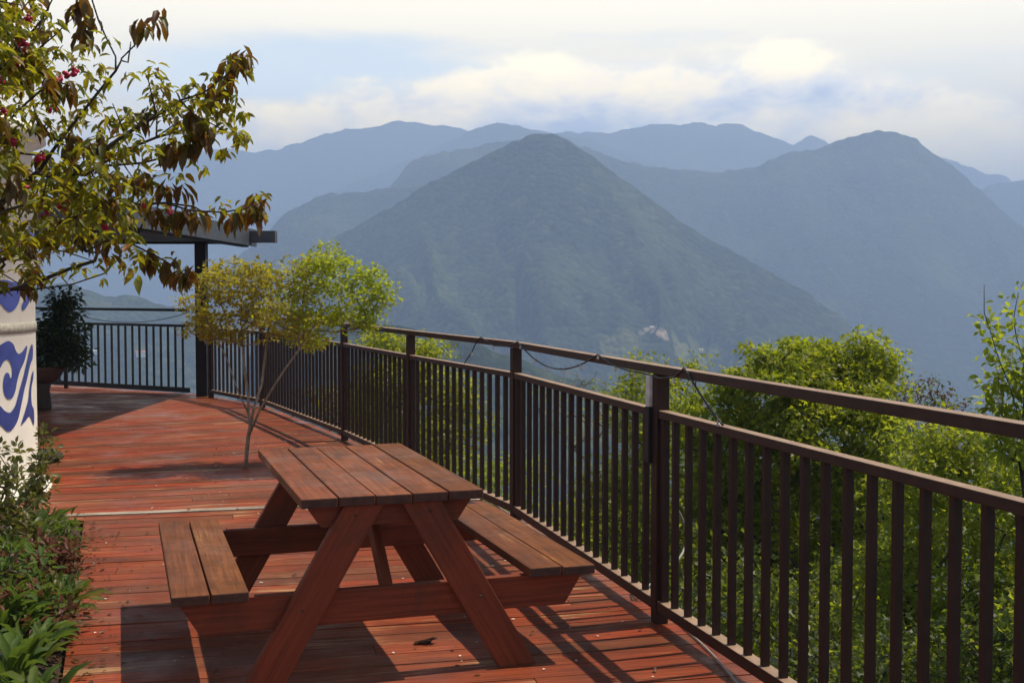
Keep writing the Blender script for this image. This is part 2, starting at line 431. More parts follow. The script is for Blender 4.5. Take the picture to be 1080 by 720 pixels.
FOR = forest_mat('forest_slope')
M1sil = [(250, 330), (300, 283), (330, 263), (370, 243), (400, 226), (430, 208), (460, 192), (500, 170), (540, 151), (560, 143), (575, 140), (590, 144), (620, 163), (660, 193), (700, 220), (740, 249), (780, 268), (830, 295), (870, 322), (905, 348), (940, 388), (975, 430), (1010, 470)]
m1 = mountain('mountain', M1sil, 1300, 620, FOR, 520, 150, .20, 11, 3, -.25, 2.4, cr=5.0)
hit = BVHTree.FromObject(m1, bpy.context.evaluated_depsgraph_get())
def onto(px, py, tree):
    p, n, i, d = tree.ray_cast(Vector((0, 0, HC)), ray(px, py).normalized())
    return p
PATCH = [(tuple(onto(x, y, hit)), r, c) for x, y, r, c in (
    (677, 351.5, 3.5, (.20, .17, .11)), (683, 348.5, 4.5, (.27, .22, .15)), (690, 347.5, 4.5, (.34, .27, .19)), (697, 350, 6, (.36, .27, .18)), (702, 355, 4.5, (.34, .26, .17)),
    (716, 366, 16, (.12, .125, .045)), (735, 373, 20, (.10, .115, .040)), (655, 362, 18, (.10, .11, .035)))]
m1.data.materials[0] = forest_mat('forest_slope_with_clearing', PATCH)
mountain('mountain', [(230, 300), (262, 262), (290, 237), (312, 221), (345, 206), (375, 202), (400, 203), (430, 199), (470, 186), (520, 180), (600, 185)], 1750, 700, FOR, 300, 90, .16, 9, 5, 0, 3.5)
mountain('mountain', [(440, 170), (520, 150), (585, 143), (605, 151), (630, 164), (660, 173), (700, 178.5), (760, 178.5), (800, 174), (840, 162), (880, 150), (910, 143), (935, 140.5), (960, 147), (985, 162), (1010, 181), (1040, 207), (1080, 242), (1140, 290), (1220, 350)], 2050, 820, FOR, 420, 110, .17, 7, 8, 0, 3.5)
mountain('mountain', [(-160, 245), (-60, 215), (60, 200), (130, 195), (180, 176), (210, 161), (240, 156), (270, 163), (290, 158), (310, 150), (330, 147), (350, 139), (372, 135), (400, 135), (425, 131), (450, 134), (490, 140), (540, 148), (600, 160)], 3700, 1100, FOR, 360, 60, .14, 7, 13, 0, 3.5)
mountain('mountain', [(310, 220), (370, 196), (420, 174), (460, 154), (500, 136), (520, 131), (545, 132), (575, 140), (620, 150), (680, 170)], 3200, 900, FOR, 300, 60, .14, 9, 17, 0, 3.5)
mountain('mountain', [(470, 150), (560, 137), (600, 139), (640, 141), (668, 136), (690, 133), (715, 134), (738, 130), (752, 134), (772, 131), (800, 143), (840, 157), (870, 170), (930, 200)], 3600, 1000, FOR, 300, 60, .14, 9, 19, 0, 3.5)
mountain('mountain', [(800, 172), (835, 153), (855, 143), (875, 155), (920, 172), (985, 168), (1003, 173), (1030, 181), (1056, 184), (1075, 200), (1120, 215), (1240, 205)], 3900, 1000, FOR, 300, 60, .14, 8, 23, 0, 3.5)
mountain('mountain', [(960, 240), (1020, 206), (1050, 194), (1080, 193), (1120, 200), (1200, 230)], 2900, 900, FOR, 160, 60, .14, 8, 29, 0, 3.5)
l1 = mountain('hill', [(-300, 270), (-100, 285), (60, 300), (120, 310), (180, 322), (240, 340), (300, 352), (360, 372)], 1050, 560, FOR, 300, 90, .15, 9, 31, 0, 3.2)
mountain('hill', [(280, 338), (380, 340), (440, 350), (510, 363), (560, 378), (620, 400), (700, 438), (760, 470)], 560, 300, FOR, 300, 80, .13, 9, 37, 0, 2.4, ext=120)
dg = bpy.context.evaluated_depsgraph_get(); dg.update()

# far houses, a few pixels each
def house(px, py, tree, w, d, h, label, group=None, roofm='houseroof', rz=.3):
    p = onto(px, py, tree)
    if p is None: return
    t = empty('house', (p.x, p.y, p.z-.6), rz); tag(t, label, 'house', group)
    MB().box((0, 0, h/2), (w, d, h)).build('wall', M['housewall'], t)
    rf = MB(); e = .5
    vs = [(-w/2-e, -d/2-e, h), (w/2+e, -d/2-e, h), (w/2+e, d/2+e, h), (-w/2-e, d/2+e, h), (-w/2-e, 0, h+d*.3), (w/2+e, 0, h+d*.3)]
    rf.add([Vector(a)+Vector((0, 0, .01)) for a in vs], [(0, 1, 5, 4), (2, 3, 4, 5), (0, 4, 3), (1, 2, 5), (3, 2, 1, 0)])
    rf.build('roof', M[roofm], t)
tl = BVHTree.FromObject(l1, dg)
house(149, 376, tl, 8, 5, 4.0, 'rightmost of the far valley houses seen through the back railing', roofm='redroof')
house(100, 373, tl, 5, 3.5, 3, 'middle one of three far white houses beyond the back railing')
house(84, 378, tl, 6, 4, 3, 'far white house left of the other valley houses, nearest the potted shrub')
house(689, 345.8, hit, 6.5, 3.5, 1.4, 'long pale house on the bare clearing high on the mountain', rz=.2)
house(739, 371, hit, 3.4, 3, 2.6, 'tiny white house alone on the mountain right of the bare clearing')

# ------------------------------------------------------------------ RAILING PATH and DECK
PATH = [Vector((x, y, 0)) for x, y in ((-4.26, 16.78), (-3.23, 15.34), (-1.70, 12.02), (-.848, 9.93), (.026, 7.842), (.684, 5.455), (1.44, 2.82), (2.11, .45))]
TANG = Vector((math.sin(-.319), math.cos(-.319), 0))     # picnic table length direction
def bed_x(y): return -1.90 - .333*(y-5)
outer = [Vector((p.x+.07, p.y+.03, 0)) for p in PATH]
OUT = [(bed_x(.2), .2), (2.22, .2)] + [(p.x, p.y) for p in reversed(outer)] + [(-4.5, 17.25), (-9.6, 20.3), (-9.6, 7.3), (bed_x(7.95), 7.95)]
def inter(p, d):
    """parameters where the line p + t d crosses the deck outline"""
    ts = []
    for (ax, ay), (bx, by) in zip(OUT, OUT[1:]+OUT[:1]):
        ex, ey = bx-ax, by-ay
        den = d[0]*ey-d[1]*ex
        if abs(den) < 1e-9: continue
        t = ((ax-p[0])*ey-(ay-p[1])*ex)/den
        u = ((ax-p[0])*d[1]-(ay-p[1])*d[0])/den
        if 0 <= u <= 1: ts.append(t)
    return (min(ts), max(ts)) if len(ts) > 1 else None
def clip(poly, p, n):
    out = []
    for a, b in zip(poly, poly[1:]+poly[:1]):
        da = (a[0]-p[0])*n[0]+(a[1]-p[1])*n[1]; db = (b[0]-p[0])*n[0]+(b[1]-p[1])*n[1]
        if da >= 0: out.append(a)
        if (da >= 0) != (db >= 0):
            t = da/(da-db); out.append((a[0]+(b[0]-a[0])*t, a[1]+(b[1]-a[1])*t))
    return out
def dvec(deg): return (math.cos(math.radians(deg)), math.sin(math.radians(deg)))
S1p, S1a = (-2.4, 8.19), 12.8
S2p, S2a = (-3.9, 10.05), 20.0
deck = MB()
def boards(theta, clips, lo, hi, bw=.138, gap=.007, mb=deck, p0=(0, 5)):
    d = dvec(theta); nrm = (-d[1], d[0]); k = lo
    R = random.Random(int(theta*10))
    while k < hi:
        w = bw*(1+R.uniform(-.01, .01))
        ab = []
        for e in (k, k+w):
            q = (p0[0]+nrm[0]*e, p0[1]+nrm[1]*e)
            it = inter(q, d)
            if it is None: ab = None; break
            ab.append((q, it))
        if ab:
            (qa, ia), (qb, ib) = ab
            # butt joints on the joists
            js = [-99]; x = R.uniform(-6, -3)
            while x < 12: js.append(x); x += R.choice((3.6, 4.2, 4.8))
            js.append(99)
            for j0, j1 in zip(js, js[1:]):
                a0, a1 = max(ia[0], j0), min(ia[1], j1-.004); b0, b1 = max(ib[0], j0), min(ib[1], j1-.004)
                if a1-a0 < .02 or b1-b0 < .02: continue
                poly = [(qa[0]+d[0]*a0, qa[1]+d[1]*a0), (qa[0]+d[0]*a1, qa[1]+d[1]*a1), (qb[0]+d[0]*b1, qb[1]+d[1]*b1), (qb[0]+d[0]*b0, qb[1]+d[1]*b0)]
                for cp, cn in clips:
                    poly = clip(poly, cp, cn)
                    if len(poly) < 3: break
                if len(poly) < 3: continue
                zt = R.uniform(-.0025, .0005); n = len(poly)
                vs = [(x, y, zt) for x, y in poly] + [(x, y, -.03) for x, y in poly]
                fs = [tuple(range(n))] + [(i+n, (i+1) % n+n, (i+1) % n, i) for i in range(n)]
                fs = [fs[0]] + [f for f in fs[1:]]
                uvf = lambda i: ((vs[i][0]*d[0]+vs[i][1]*d[1]), (vs[i][0]*nrm[0]+vs[i][1]*nrm[1]) + vs[i][2])
                mb.add(vs, fs, [[uvf(i) for i in f] for f in fs])
        k += w+gap
n1 = (-dvec(S1a)[1], dvec(S1a)[0]); n2 = (-dvec(S2a)[1], dvec(S2a)[0])
sh = lambda p, n, e: (p[0]+n[0]*e, p[1]+n[1]*e)
boards(S1a, [(sh(S1p, n1, -.062), (-n1[0], -n1[1]))], -6.0, 5.0)
boards(16.5, [(sh(S1p, n1, .052), n1), (sh(S2p, n2, -.004), (-n2[0], -n2[1]))], -2.0, 9.0)
boards(29.0, [(sh(S2p, n2, .004), n2)], -2.0, 16.0)
deck_o = deck.build('deck', M['deck']); tag(deck_o, kind='structure')
sm = MB()
it = inter(S1p, dvec(S1a)); d1 = dvec(S1a)
sm.beam((S1p[0]+d1[0]*it[0], S1p[1]+d1[1]*it[0], -.014), (S1p[0]+d1[0]*it[1], S1p[1]+d1[1]*it[1], -.014), .085, .034)
so = sm.build('deck_seam_board', M['seam'], deck_o)
js = MB()                                         # joists and edge beam that carry the boards
for x in np.arange(-8.5, 2.0, .6):
    y0, y1 = (max(.3, 5-(x+1.55)/.333) if -2.7 < x < -.2 else (.3 if x >= -.2 else 8.1)), 20.0
    lim = [p for p in outer]
    # stop at the outer edge
    for a, b in zip(lim, lim[1:]):
        if min(a.x, b.x) <= x <= max(a.x, b.x): y1 = a.y+(b.y-a.y)*(x-a.x)/(b.x-a.x)-.06
    if x < -4.3: y0, y1 = 12.2, 16.8
    if y1-y0 > .3: js.beam((x, y0, -.105), (x, y1, -.105), .05, .14)
for a, b in zip(outer, outer[1:]): js.beam((a.x, a.y, -.145), (b.x, b.y, -.145), .05, .22)
js.beam((-4.4, 17.1, -.145), (-9.5, 20.1, -.145), .05, .22)
js.build('deck_joist', M['darkbark'], deck_o)
pp = MB()
for x, y in ((.9, 4.9), (-.6, 9.2), (-1.6, 11.6), (-3.9, 16.0), (-.9, 5.0), (-3, 12)):
    pp.beam((x, y, -.2), (x, y, -4.6), .14, .14, up=(0, 1, 0))
pp.build('deck_support', M['darkbark'], deck_o)

# ------------------------------------------------------------------ RAILING along the deck edge
HR, HM, HB = 1.194, .989, .085
rail = empty('deck_railing', PATH[5]); tag(rail, 'long dark brown metal railing that curves along the right edge of the red deck', 'railing')
Rinv = Matrix.Translation(-PATH[5])
def loc(p): return Vector(p)-PATH[5]
UPZ = (0, 0, 1)
for i, p in enumerate(PATH):
    d = (PATH[min(i+1, len(PATH)-1)]-PATH[max(i-1, 0)]).normalized()
    s = Vector((d.y, -d.x, 0))
    MB().beam(loc(p), loc(p+Vector((0, 0, HR-.042))), .062, .062, up=d).build('post', M['rail'], rail, .003)
bal_parts, bal_far = [], []
for i, (a, b) in enumerate(zip(PATH, PATH[1:])):
    d = (b-a); L = d.length; d.normalize()
    e = Vector((0, 0, 1))
    # the top rail runs over the posts; the panel sits between them
    t = MB().beam(loc(a+e*(HR-.020)), loc(b+e*(HR-.020)+d*.012), .056, .040)
    t.build('top_rail', M['sunlit_dusty'], rail, .003)
    a1, b1 = a+d*.033, b-d*.033
    MB().beam(loc(a1+e*(HM-.018)), loc(b1+e*(HM-.018)), .05, .036).build('middle_rail', M['sunlit_dusty'], rail, .003)
    MB().beam(loc(a1+e*HB), loc(b1+e*HB), .055, .05).build('bottom_rail', M['sunlit_dusty'], rail, .003)
    for s0, s1 in ((a1, d), (b1, -d)):
        q = s0+s1*.021
        MB().beam(loc(q+e*(HB+.026)), loc(q+e*(HM-.037)), .032, .034, up=d).build('panel_stile', M['rail'], rail)
    n = max(2, round((L-.066)/.142))
    for k in range(1, n):
        q = a1+(b1-a1)*(k/n)
        bal_parts.append((q.length, q, d))
bal_parts.sort(key=lambda t: t[0] if True else 0)
proto = {}
near_seen = [t for t in bal_parts]
vis = [t for t in near_seen]
vis.sort(key=lambda t: t[1].y < 2.6)            # those inside the picture first, nearest first
for j, (_, q, d) in enumerate(vis):
    if j < 100:
        key = (round(d.x, 3), round(d.y, 3))
        if key not in proto:
            mb = MB().beam((0, 0, 0), (0, 0, HM-.037-HB-.026), .027, .025, up=d)
            o = mb.build('baluster', M['rail'], rail); proto[key] = o
        else:
            o = proto[key].copy(); COL.objects.link(o); o.parent = rail
        o.location = loc(q+Vector((0, 0, HB+.026)))
    else: bal_far.append((q, d))
if bal_far:
    mb = MB()
    for q, d in bal_far: mb.beam(loc(q+Vector((0, 0, HB+.026))), loc(q+Vector((0, 0, HM-.037))), .027, .025, up=d)
    o = mb.build('baluster', M['rail'], rail); o['kind'] = 'stuff'
# bare steel sleeve on the stile left of the near post
dn = (PATH[4]-PATH[5]).normalized(); q = PATH[5]+dn*.060+Vector((-.02, -.02, 0))
sl = MB().beam(loc(q+Vector((0, 0, HM+.012))), loc(q+Vector((0, 0, HR-.05))), .046, .046, up=dn)
o = sl.build('steel_sleeve', M['steel'], rail, .004); o['label'] = 'bare dull steel sleeve beside the post'
MB().beam(loc(q+Vector((0, 0, HM-.25))), loc(q+Vector((0, 0, HM+.011))), .052, .052, up=dn).build('sleeve_socket', M['black'], rail, .004)

# ------------------------------------------------------------------ BACK RAILING, ROOF on its post
BP = [Vector((-4.62, 17.05, 0)), Vector((-6.9, 18.35, 0)), Vector((-9.3, 19.7, 0))]
br = empty('back_railing', BP[0]); tag(br, 'black railing with thin bars at the shaded far end of the deck', 'railing')
lb = lambda p: Vector(p)-BP[0]
e = Vector((0, 0, 1))
for p in BP[1:]:
    MB().beam(lb(p), lb(p+e*1.20), .05, .05, up=(1, 0, 0)).build('post', M['black'], br)
for a, b in zip(BP, BP[1:]):
    d = (b-a).normalized(); L = (b-a).length
    for z, n_, h in ((1.225, 'top_rail', .04), (1.0, 'middle_rail', .036), (.075, 'bottom_rail', .07)):
        MB().beam(lb(a+e*z+d*.03), lb(b+e*z-d*.03), .04, h).build(n_, M['black'], br)
    n = round(L/.148); pr = None
    for k in range(1, n):
        q = a+(b-a)*(k/n)
        if pr is None:
            pr = MB().beam((0, 0, .11), (0, 0, .98), .024, .024, up=d).build('baluster', M['black'], br); o = pr
        else:
            o = pr.copy(); COL.objects.link(o); o.parent = br
        o.location = lb(q)

RF = empty('terrace_roof', (-4.42, 16.95, 0)); tag(RF, 'flat grey terrace roof with overhanging edge on a black steel post', 'roof')
lr = lambda x, y, z: Vector((x+4.42, y-16.95, z))
MB().beam(lr(-4.42, 16.95, 0), lr(-4.42, 16.95, 2.17), .155, .155, up=(0, 1, 0)).build('post', M['black'], RF, .004)
MB().beam(lr(-9.5, 14.85, 2.29), lr(-3.86, 14.85, 2.29), 5.9, .19).build('roof_slab', M['roof'], RF, .005)
MB().beam(lr(-3.84, 11.85, 2.285), lr(-3.84, 17.85, 2.285), .035, .25).build('fascia', M['roof'], RF, .003)
MB().beam(lr(-9.5, 11.85, 2.285), lr(-3.86, 11.85, 2.285), .035, .25).build('fascia', M['roof'], RF, .003)
MB().beam(lr(-9.5, 16.95, 2.182), lr(-3.90, 16.95, 2.182), .12, .026).build('beam', M['black'], RF, .003)
MB().beam(lr(-3.82, 17.45, 2.290), lr(-3.45, 17.45, 2.290), .18, .17).build('beam_end', M['roof'], RF, .004)
MB().beam(lr(-3.98, 12, 2.172), lr(-3.98, 17.8, 2.172), .10, .045).build('edge_gutter', M['black'], RF, .003)
MB().beam(lr(-9.3, 12.4, 0.0), lr(-9.3, 12.4, 2.195), .15, .15, up=(0, 1, 0)).build('post', M['black'], RF, .004)

# ------------------------------------------------------------------ PICNIC TABLE
T = empty('picnic_table', (-.695, 5.344, 0), .319); tag(T, 'weathered red brown wooden picnic table with two attached benches on the deck', 'picnic table')
Lh, TW = .746, .735
ZT, ZS, WO, WS = .74, .402, 1.702, .29
def planks(a0, a1, n, z, th, hl, gap=.006, seed=1):
    mb = MB(); mb.ends = M['shaded_endgrain']; R = random.Random(seed); w = (a1-a0)/n
    for k in range(n):
        c = a0+w*(k+.5)
        dz = R.uniform(-.002, .002); e0 = R.uniform(-.006, .006); e1 = R.uniform(-.006, .006)
        mb.beam((c, -hl+e0, z-th/2+dz), (c, hl+e1, z-th/2+dz), w-gap, th)
    return mb
planks(-TW/2, TW/2, 5, ZT, .038, Lh, .006, 3).build('tabletop', M['table'], T, .004)
for sg in (-1, 1):
    a0, a1 = (-WO/2, -WO/2+WS) if sg < 0 else (WO/2-WS, WO/2)
    s_ = planks(a0, a1, 2, ZS, .038, Lh, .007, 5+sg)
    o = s_.build('seat', M['bench'], T, .004)
    o['label'] = 'left bench of two brown boards' if sg < 0 else 'right bench of two red brown boards'
YL = .700                                       # leg frames stand just inside the board ends
for sg in (-1, 1):
    y = sg*YL
    for s2 in (-1, 1):
        MB().board([(s2*.52-.0797, 0), (s2*.52+.0797, 0), (s2*.115+.0797, .700), (s2*.115-.0797, .700)], y, .038).build('leg', M['frame'], T, .003)
    yb = sg*(YL-.041)
    MB().beam((-WO/2+.025, yb, ZS-.04-.068), (WO/2-.025, yb, ZS-.04-.068), .038, .134, cut0=.085, cut1=.085).build('seat_beam', M['frame'], T, .003)
    MB().beam((-TW/2+.03, yb, ZT-.04-.045), (TW/2-.03, yb, ZT-.04-.045), .038, .088, cut0=.06, cut1=.06).build('top_beam', M['frame'], T, .003)
    MB().beam((0, sg*(YL-.075), ZS-.10), (0, sg*.13, ZT-.045), .038, .085, up=(0, -sg, .5)).build('brace', M['frame'], T, .003)
MB().beam((0, -.02, ZT-.062), (0, .02, ZT-.062), TW-.10, .04).build('centre_batten', M['frame'], T, .003)
bl = MB()
for sg in (-1, 1):
    for s2, z in ((-.36, .30), (.36, .30), (-.15, .66), (.15, .66)):
        bl.tube([(s2, sg*(YL+.017), z), (s2, sg*(YL+.022), z)], .006, 8)
bl.build('bolt', M['darkbark'], T)

# legs of the frames must end on the deck: trim by the deck itself (they pass 2 cm into it)
# small things on the deck
sc = MB()
p = ground_at(446, 679)
for k in range(3):
    a = random.uniform(0, 6)
    sc.beam(p+Vector((.022*k-.035, .008*k, .010)), p+Vector((.022*k+.012, .012*math.sin(a), .012+.008*k)), .035, .006, up=(.2, .3, 1))
sc.tube([p+Vector((-.025, 0, .008)), p+Vector((.035, .01, .01))], .006, 6)
tag(sc.build('dry_scrap', M['dryleaf']), 'small dark dry scrap lying on the deck under the table', 'debris')

# ------------------------------------------------------------------ STRING LIGHTS and CABLES
def on_rail(px, z, side=-.032):
    """point on the railing line seen at photo column px"""
    a = (px-540)/F
    for p, q in zip(PATH, PATH[1:]):
        ta = p.x-a*p.y; tb = q.x-a*q.y
        if ta*tb <= 0 and p.y > 0.6:
            t = ta/(ta-tb); r = p+(q-p)*t
            d = (q-p).normalized(); s = Vector((-d.y, d.x, 0))
            if s.x > 0: s = -s
            return r+s*(-side)+Vector((0, 0, z))
def sag(a, b, drop, n=14):
    return [a+(b-a)*(k/n)+Vector((0, 0, -drop*4*(k/n)*(1-k/n))) for k in range(n+1)]
zt = HR-.01
lights = []
lights += [on_rail(494, HM+.01), on_rail(502, HM+.10), on_rail(508, zt), on_rail(512, HR+.008), on_rail(525, zt-.03), on_rail(540, zt-.025), on_rail(551, HR+.006)]
lights += sag(on_rail(554, zt), on_rail(632, zt), .105)
lights += [on_rail(637, HR+.008)] + sag(on_rail(643, zt), on_rail(683, zt-.035), .015, 6)
lights += [on_rail(703, zt-.045), on_rail(718, zt-.03), on_rail(729, HR+.008)] + sag(on_rail(733, zt), on_rail(771, HM+.008), .012, 8)
st = MB().tube(lights, .0045, 6).build('string_light', M['wire']); tag(st, 'black string of small bulbs looped under the top rail of the curving railing', 'string lights')
for k in range(1, len(lights)-1, 3):
    MB().tube([lights[k], lights[k]-Vector((0, 0, .014))], .005, 6).ball(lights[k]-Vector((0, 0, .020)), .0085, 8).build('bulb', M['lamp'], st)
def loop(pts, r, name, mat, label, cat):
    P_ = [Vector(p) for p in pts]; out = []
    for i in range(len(P_)-1):
        p0, p1, p2, p3 = P_[max(i-1, 0)], P_[i], P_[i+1], P_[min(i+2, len(P_)-1)]
        for k in range(6):
            t = k/6
            out.append(.5*((2*p1)+(p2-p0)*t+(2*p0-5*p1+4*p2-p3)*t*t+(3*p1-p0-3*p2+p3)*t**3))
    out.append(P_[-1])
    o = MB().tube(out, r, 6).build(name, mat); tag(o, label, cat); return o
a = BP[0]+e*1.2; b = BP[1]+e*1.2
bs = loop([a+(b-a)*(k/8)+Vector((0, 0, -.17*4*(k/8)*(1-k/8))) for k in range(9)], .005, 'string_light', M['wire'], 'thin dark wire sagging below the top bar of the far black railing', 'string lights')
loop([ground_at(x, y, .008) for x, y in ((470, 500), (515, 527), (560, 556), (610, 583), (655, 613), (676, 628), (700, 643), (722, 662), (752, 690), (786, 730))], .004, 'power_cable', M['cable'], 'grey white cable lying on the deck along the foot of the railing', 'cable')
g = lambda x, y, z: ground_at(x, y, z)
loop([g(676, 626, .01), g(672, 622, .05), g(668, 619, .03), g(679, 621, .06), g(688, 614, .07), g(683, 624, .03), g(700, 634, .02)], .005, 'cable_knot', M['cable'], 'tangled white cable end beside the foot of the near railing post', 'cable')
loop([at(714, 536, 5.42), at(720, 548, 5.5), at(724, 565, 5.55), at(721, 580, 5.5), at(714, 592, 5.4)], .005, 'hanging_wire', M['cable'], 'pale wire bent in an arc outside the railing bars', 'wire')

# ------------------------------------------------------------------ ROUND TOWER painted with waves
s_ = 10.0; n0 = Vector((.928, .372, 0)); TR = 1.3
tc = Vector((-.372*s_, .928*s_, 0)) - n0*TR
tw = empty('round_tower', tc); tag(tw, 'round white plastered tower painted with blue curling waves at the left edge', 'tower')
prof = [(TR+.10, -.4), (TR+.10, .015), (TR+.02, .09), (TR, .16), (TR, 2.62), (TR+.10, 2.66), (TR+.10, 2.76), (.02, 3.0)]
MB().lathe(prof, n=96).build('wall', M['plaster'], tw)
MB().lathe([(TR+.002, 1.213), (TR+.008, 1.216), (TR+.008, 1.284), (TR+.002, 1.287)], n=96).build('stone_band', M['stone_band'], tw)
def on_tower(px, py):
    o = Vector((0, 0, HC)); r = ray(px, py)
    dx, dy = r.x, r.y; ox, oy = o.x-tc.x, o.y-tc.y
    A_ = dx*dx+dy*dy; B_ = 2*(ox*dx+oy*dy); C_ = ox*ox+oy*oy-TR*TR
    D_ = B_*B_-4*A_*C_
    if D_ < 0: D_ = 0
    t = (-B_-math.sqrt(D_))/(2*A_)
    q = o+r*t
    return math.atan2(q.y-tc.y, q.x-tc.x), q.z
def smooth_poly(pts, n=5):
    P_ = [Vector((*p, 0)) for p in pts]; out = []; L = len(P_)
    for i in range(L):
        p0, p1, p2, p3 = P_[i-1], P_[i], P_[(i+1) % L], P_[(i+2) % L]
        for k in range(n):
            t = k/n
            q = .5*((2*p1)+(p2-p0)*t+(2*p0-5*p1+4*p2-p3)*t*t+(3*p1-p0-3*p2+p3)*t**3)
            out.append((q.x, q.y))
    return out
# outlines in photo pixels on the wall, unrolled onto the cylinder: blue shapes, then the white curl left out of them
LOW = [(-14, 372), (-6, 367), (0, 363.7), (4.6, 360.7), (9.2, 359.5), (13.7, 363), (16, 369), (19, 373), (23, 370.6), (27.5, 364.5), (28, 368), (25.2, 380.5), (20.6, 391.2), (17.6, 402), (16, 411), (13, 418.7), (9.2, 420.7), (5.3, 418), (3.4, 411), (3, 403.5), (4.6, 395), (6.9, 392.8), (9.2, 394.3), (10.4, 398.6), (12.2, 395.8), (11.9, 386.7), (9.2, 380.5), (6.1, 379), (2.3, 382.8), (0, 387.4), (-6, 392), (-14, 388)]
STR = [(-14, 424), (-6, 424), (0, 428), (4.6, 433), (9.2, 435), (12.2, 433), (16, 426.4), (18.3, 418.7), (20.6, 409.6), (23.7, 399), (26.7, 386.7), (29.8, 373), (32.8, 363), (34.2, 366.8), (33.9, 377.5), (31.3, 385), (28.2, 399), (25.2, 411), (22.1, 426.4), (17.6, 444.7), (9, 455), (0, 448), (-14, 440)]
SLV = [(34.8, 391), (32.8, 396), (30.5, 411), (29, 423), (23, 443), (22, 448), (26, 444), (30.5, 438.5), (33, 443), (35.4, 447.7), (35.2, 432), (33, 426), (32.5, 411), (34.3, 400)]
UPL = [(-14, 310), (-6, 301), (2, 295), (12, 297), (19, 297), (22, 293), (22.8, 303), (20.5, 314), (18.3, 321), (14.4, 326.6), (9.4, 329), (4.4, 325.5), (0, 320.5), (-8, 322)]
UPS = [(28, 302), (31, 301), (30.5, 310), (30.5, 318), (25, 327), (22.4, 325.5), (23.3, 320), (26.7, 312)]
TOP1 = [(-20, 246), (-8, 238), (4, 236), (14, 240), (20, 236), (21, 250), (17, 268), (10, 274), (2, 268), (-10, 272), (-20, 268)]
TOP2 = [(28, 244), (33, 240), (36, 247), (34, 260), (29, 272), (25, 272), (26, 258)]
pm = bmesh.new()
base_th = on_tower(5, 380)[0]
for shape in (LOW, STR, SLV, UPL, UPS, TOP1, TOP2):
    tz = [on_tower(*p) for p in smooth_poly(shape, 4)]
    for rep in range(-3, 5):
        off = rep*.72
        vs = [Vector((th*TR, z, 0)) for th, z in tz]
        tris = tessellate_polygon([vs])
        bvs = [pm.verts.new((v.x+off*TR, v.y, 0)) for v in vs]
        for t in tris:
            try: pm.faces.new([bvs[i] for i in t])
            except ValueError: pass
for _ in range(4):
    bmesh.ops.subdivide_edges(pm, edges=[e_ for e_ in pm.edges if e_.calc_length() > .05], cuts=1)
    bmesh.ops.triangulate(pm, faces=pm.faces[:])
for v in pm.verts:
    th, z = v.co.x/TR, v.co.y
    v.co = ((TR+.004)*math.cos(th), (TR+.004)*math.sin(th), z)
bmesh.ops.recalc_face_normals(pm, faces=pm.faces[:])
me = bpy.data.meshes.new('painted_waves'); pm.to_mesh(me); pm.free()
po = bpy.data.objects.new('painted_waves', me); COL.objects.link(po); po.parent = tw; me.materials.append(M['blue'])

# dark stone slab at the tower foot
p = ground_at(48, 487)
db = MB()
db.ball((0, 0, .05), .16, 12, (1.0, .8, .42), .18, 4)
tag(db.build('stone', M['darkstone'], loc=p), 'dark flat stone on the deck at the foot of the tower', 'stone')

# ------------------------------------------------------------------ FOLIAGE TOOLS
def unit(a): return a/np.maximum(np.linalg.norm(a, axis=-1, keepdims=True), 1e-9)
LEAF = {
 'diamond': (np.array([(0, 0, 0), (.45, -.5, .10), (1, 0, -.05), (.45, .5, .10)]), [(0, 1, 2), (0, 2, 3)]),
 'long': (np.array([(0, 0, 0), (.3, -.42, .10), (.3, 0, 0), (.3, .42, .10), (.68, -.36, .06), (.68, 0, -.05), (.68, .36, .06), (1, 0, -.16)]),
          [(0, 1, 2), (0, 2, 3), (1, 4, 5, 2), (2, 5, 6, 3), (4, 7, 5), (5, 7, 6)]),
 'palm': (np.array([(0, 0, 0), (.25, -.62, .06), (.42, -.18, .0), (1, 0, -.12), (.42, .18, .0), (.25, .62, .06), (.18, 0, .05)]),
          [(0, 1, 6), (1, 2, 6), (2, 3, 6), (3, 4, 6), (4, 5, 6), (5, 0, 6)]),
 'strap': (np.array([(0, -.18, 0), (0, .18, 0), (.35, -.5, .16), (.35, 0, .06), (.35, .5, .16), (.7, -.42, .12), (.7, 0, .02), (.7, .42, .12), (1, 0, -.16)]),
          [(0, 2, 3), (0, 3, 1), (1, 3, 4), (2, 5, 6, 3), (3, 6, 7, 4), (5, 8, 6), (6, 8, 7)]),
}
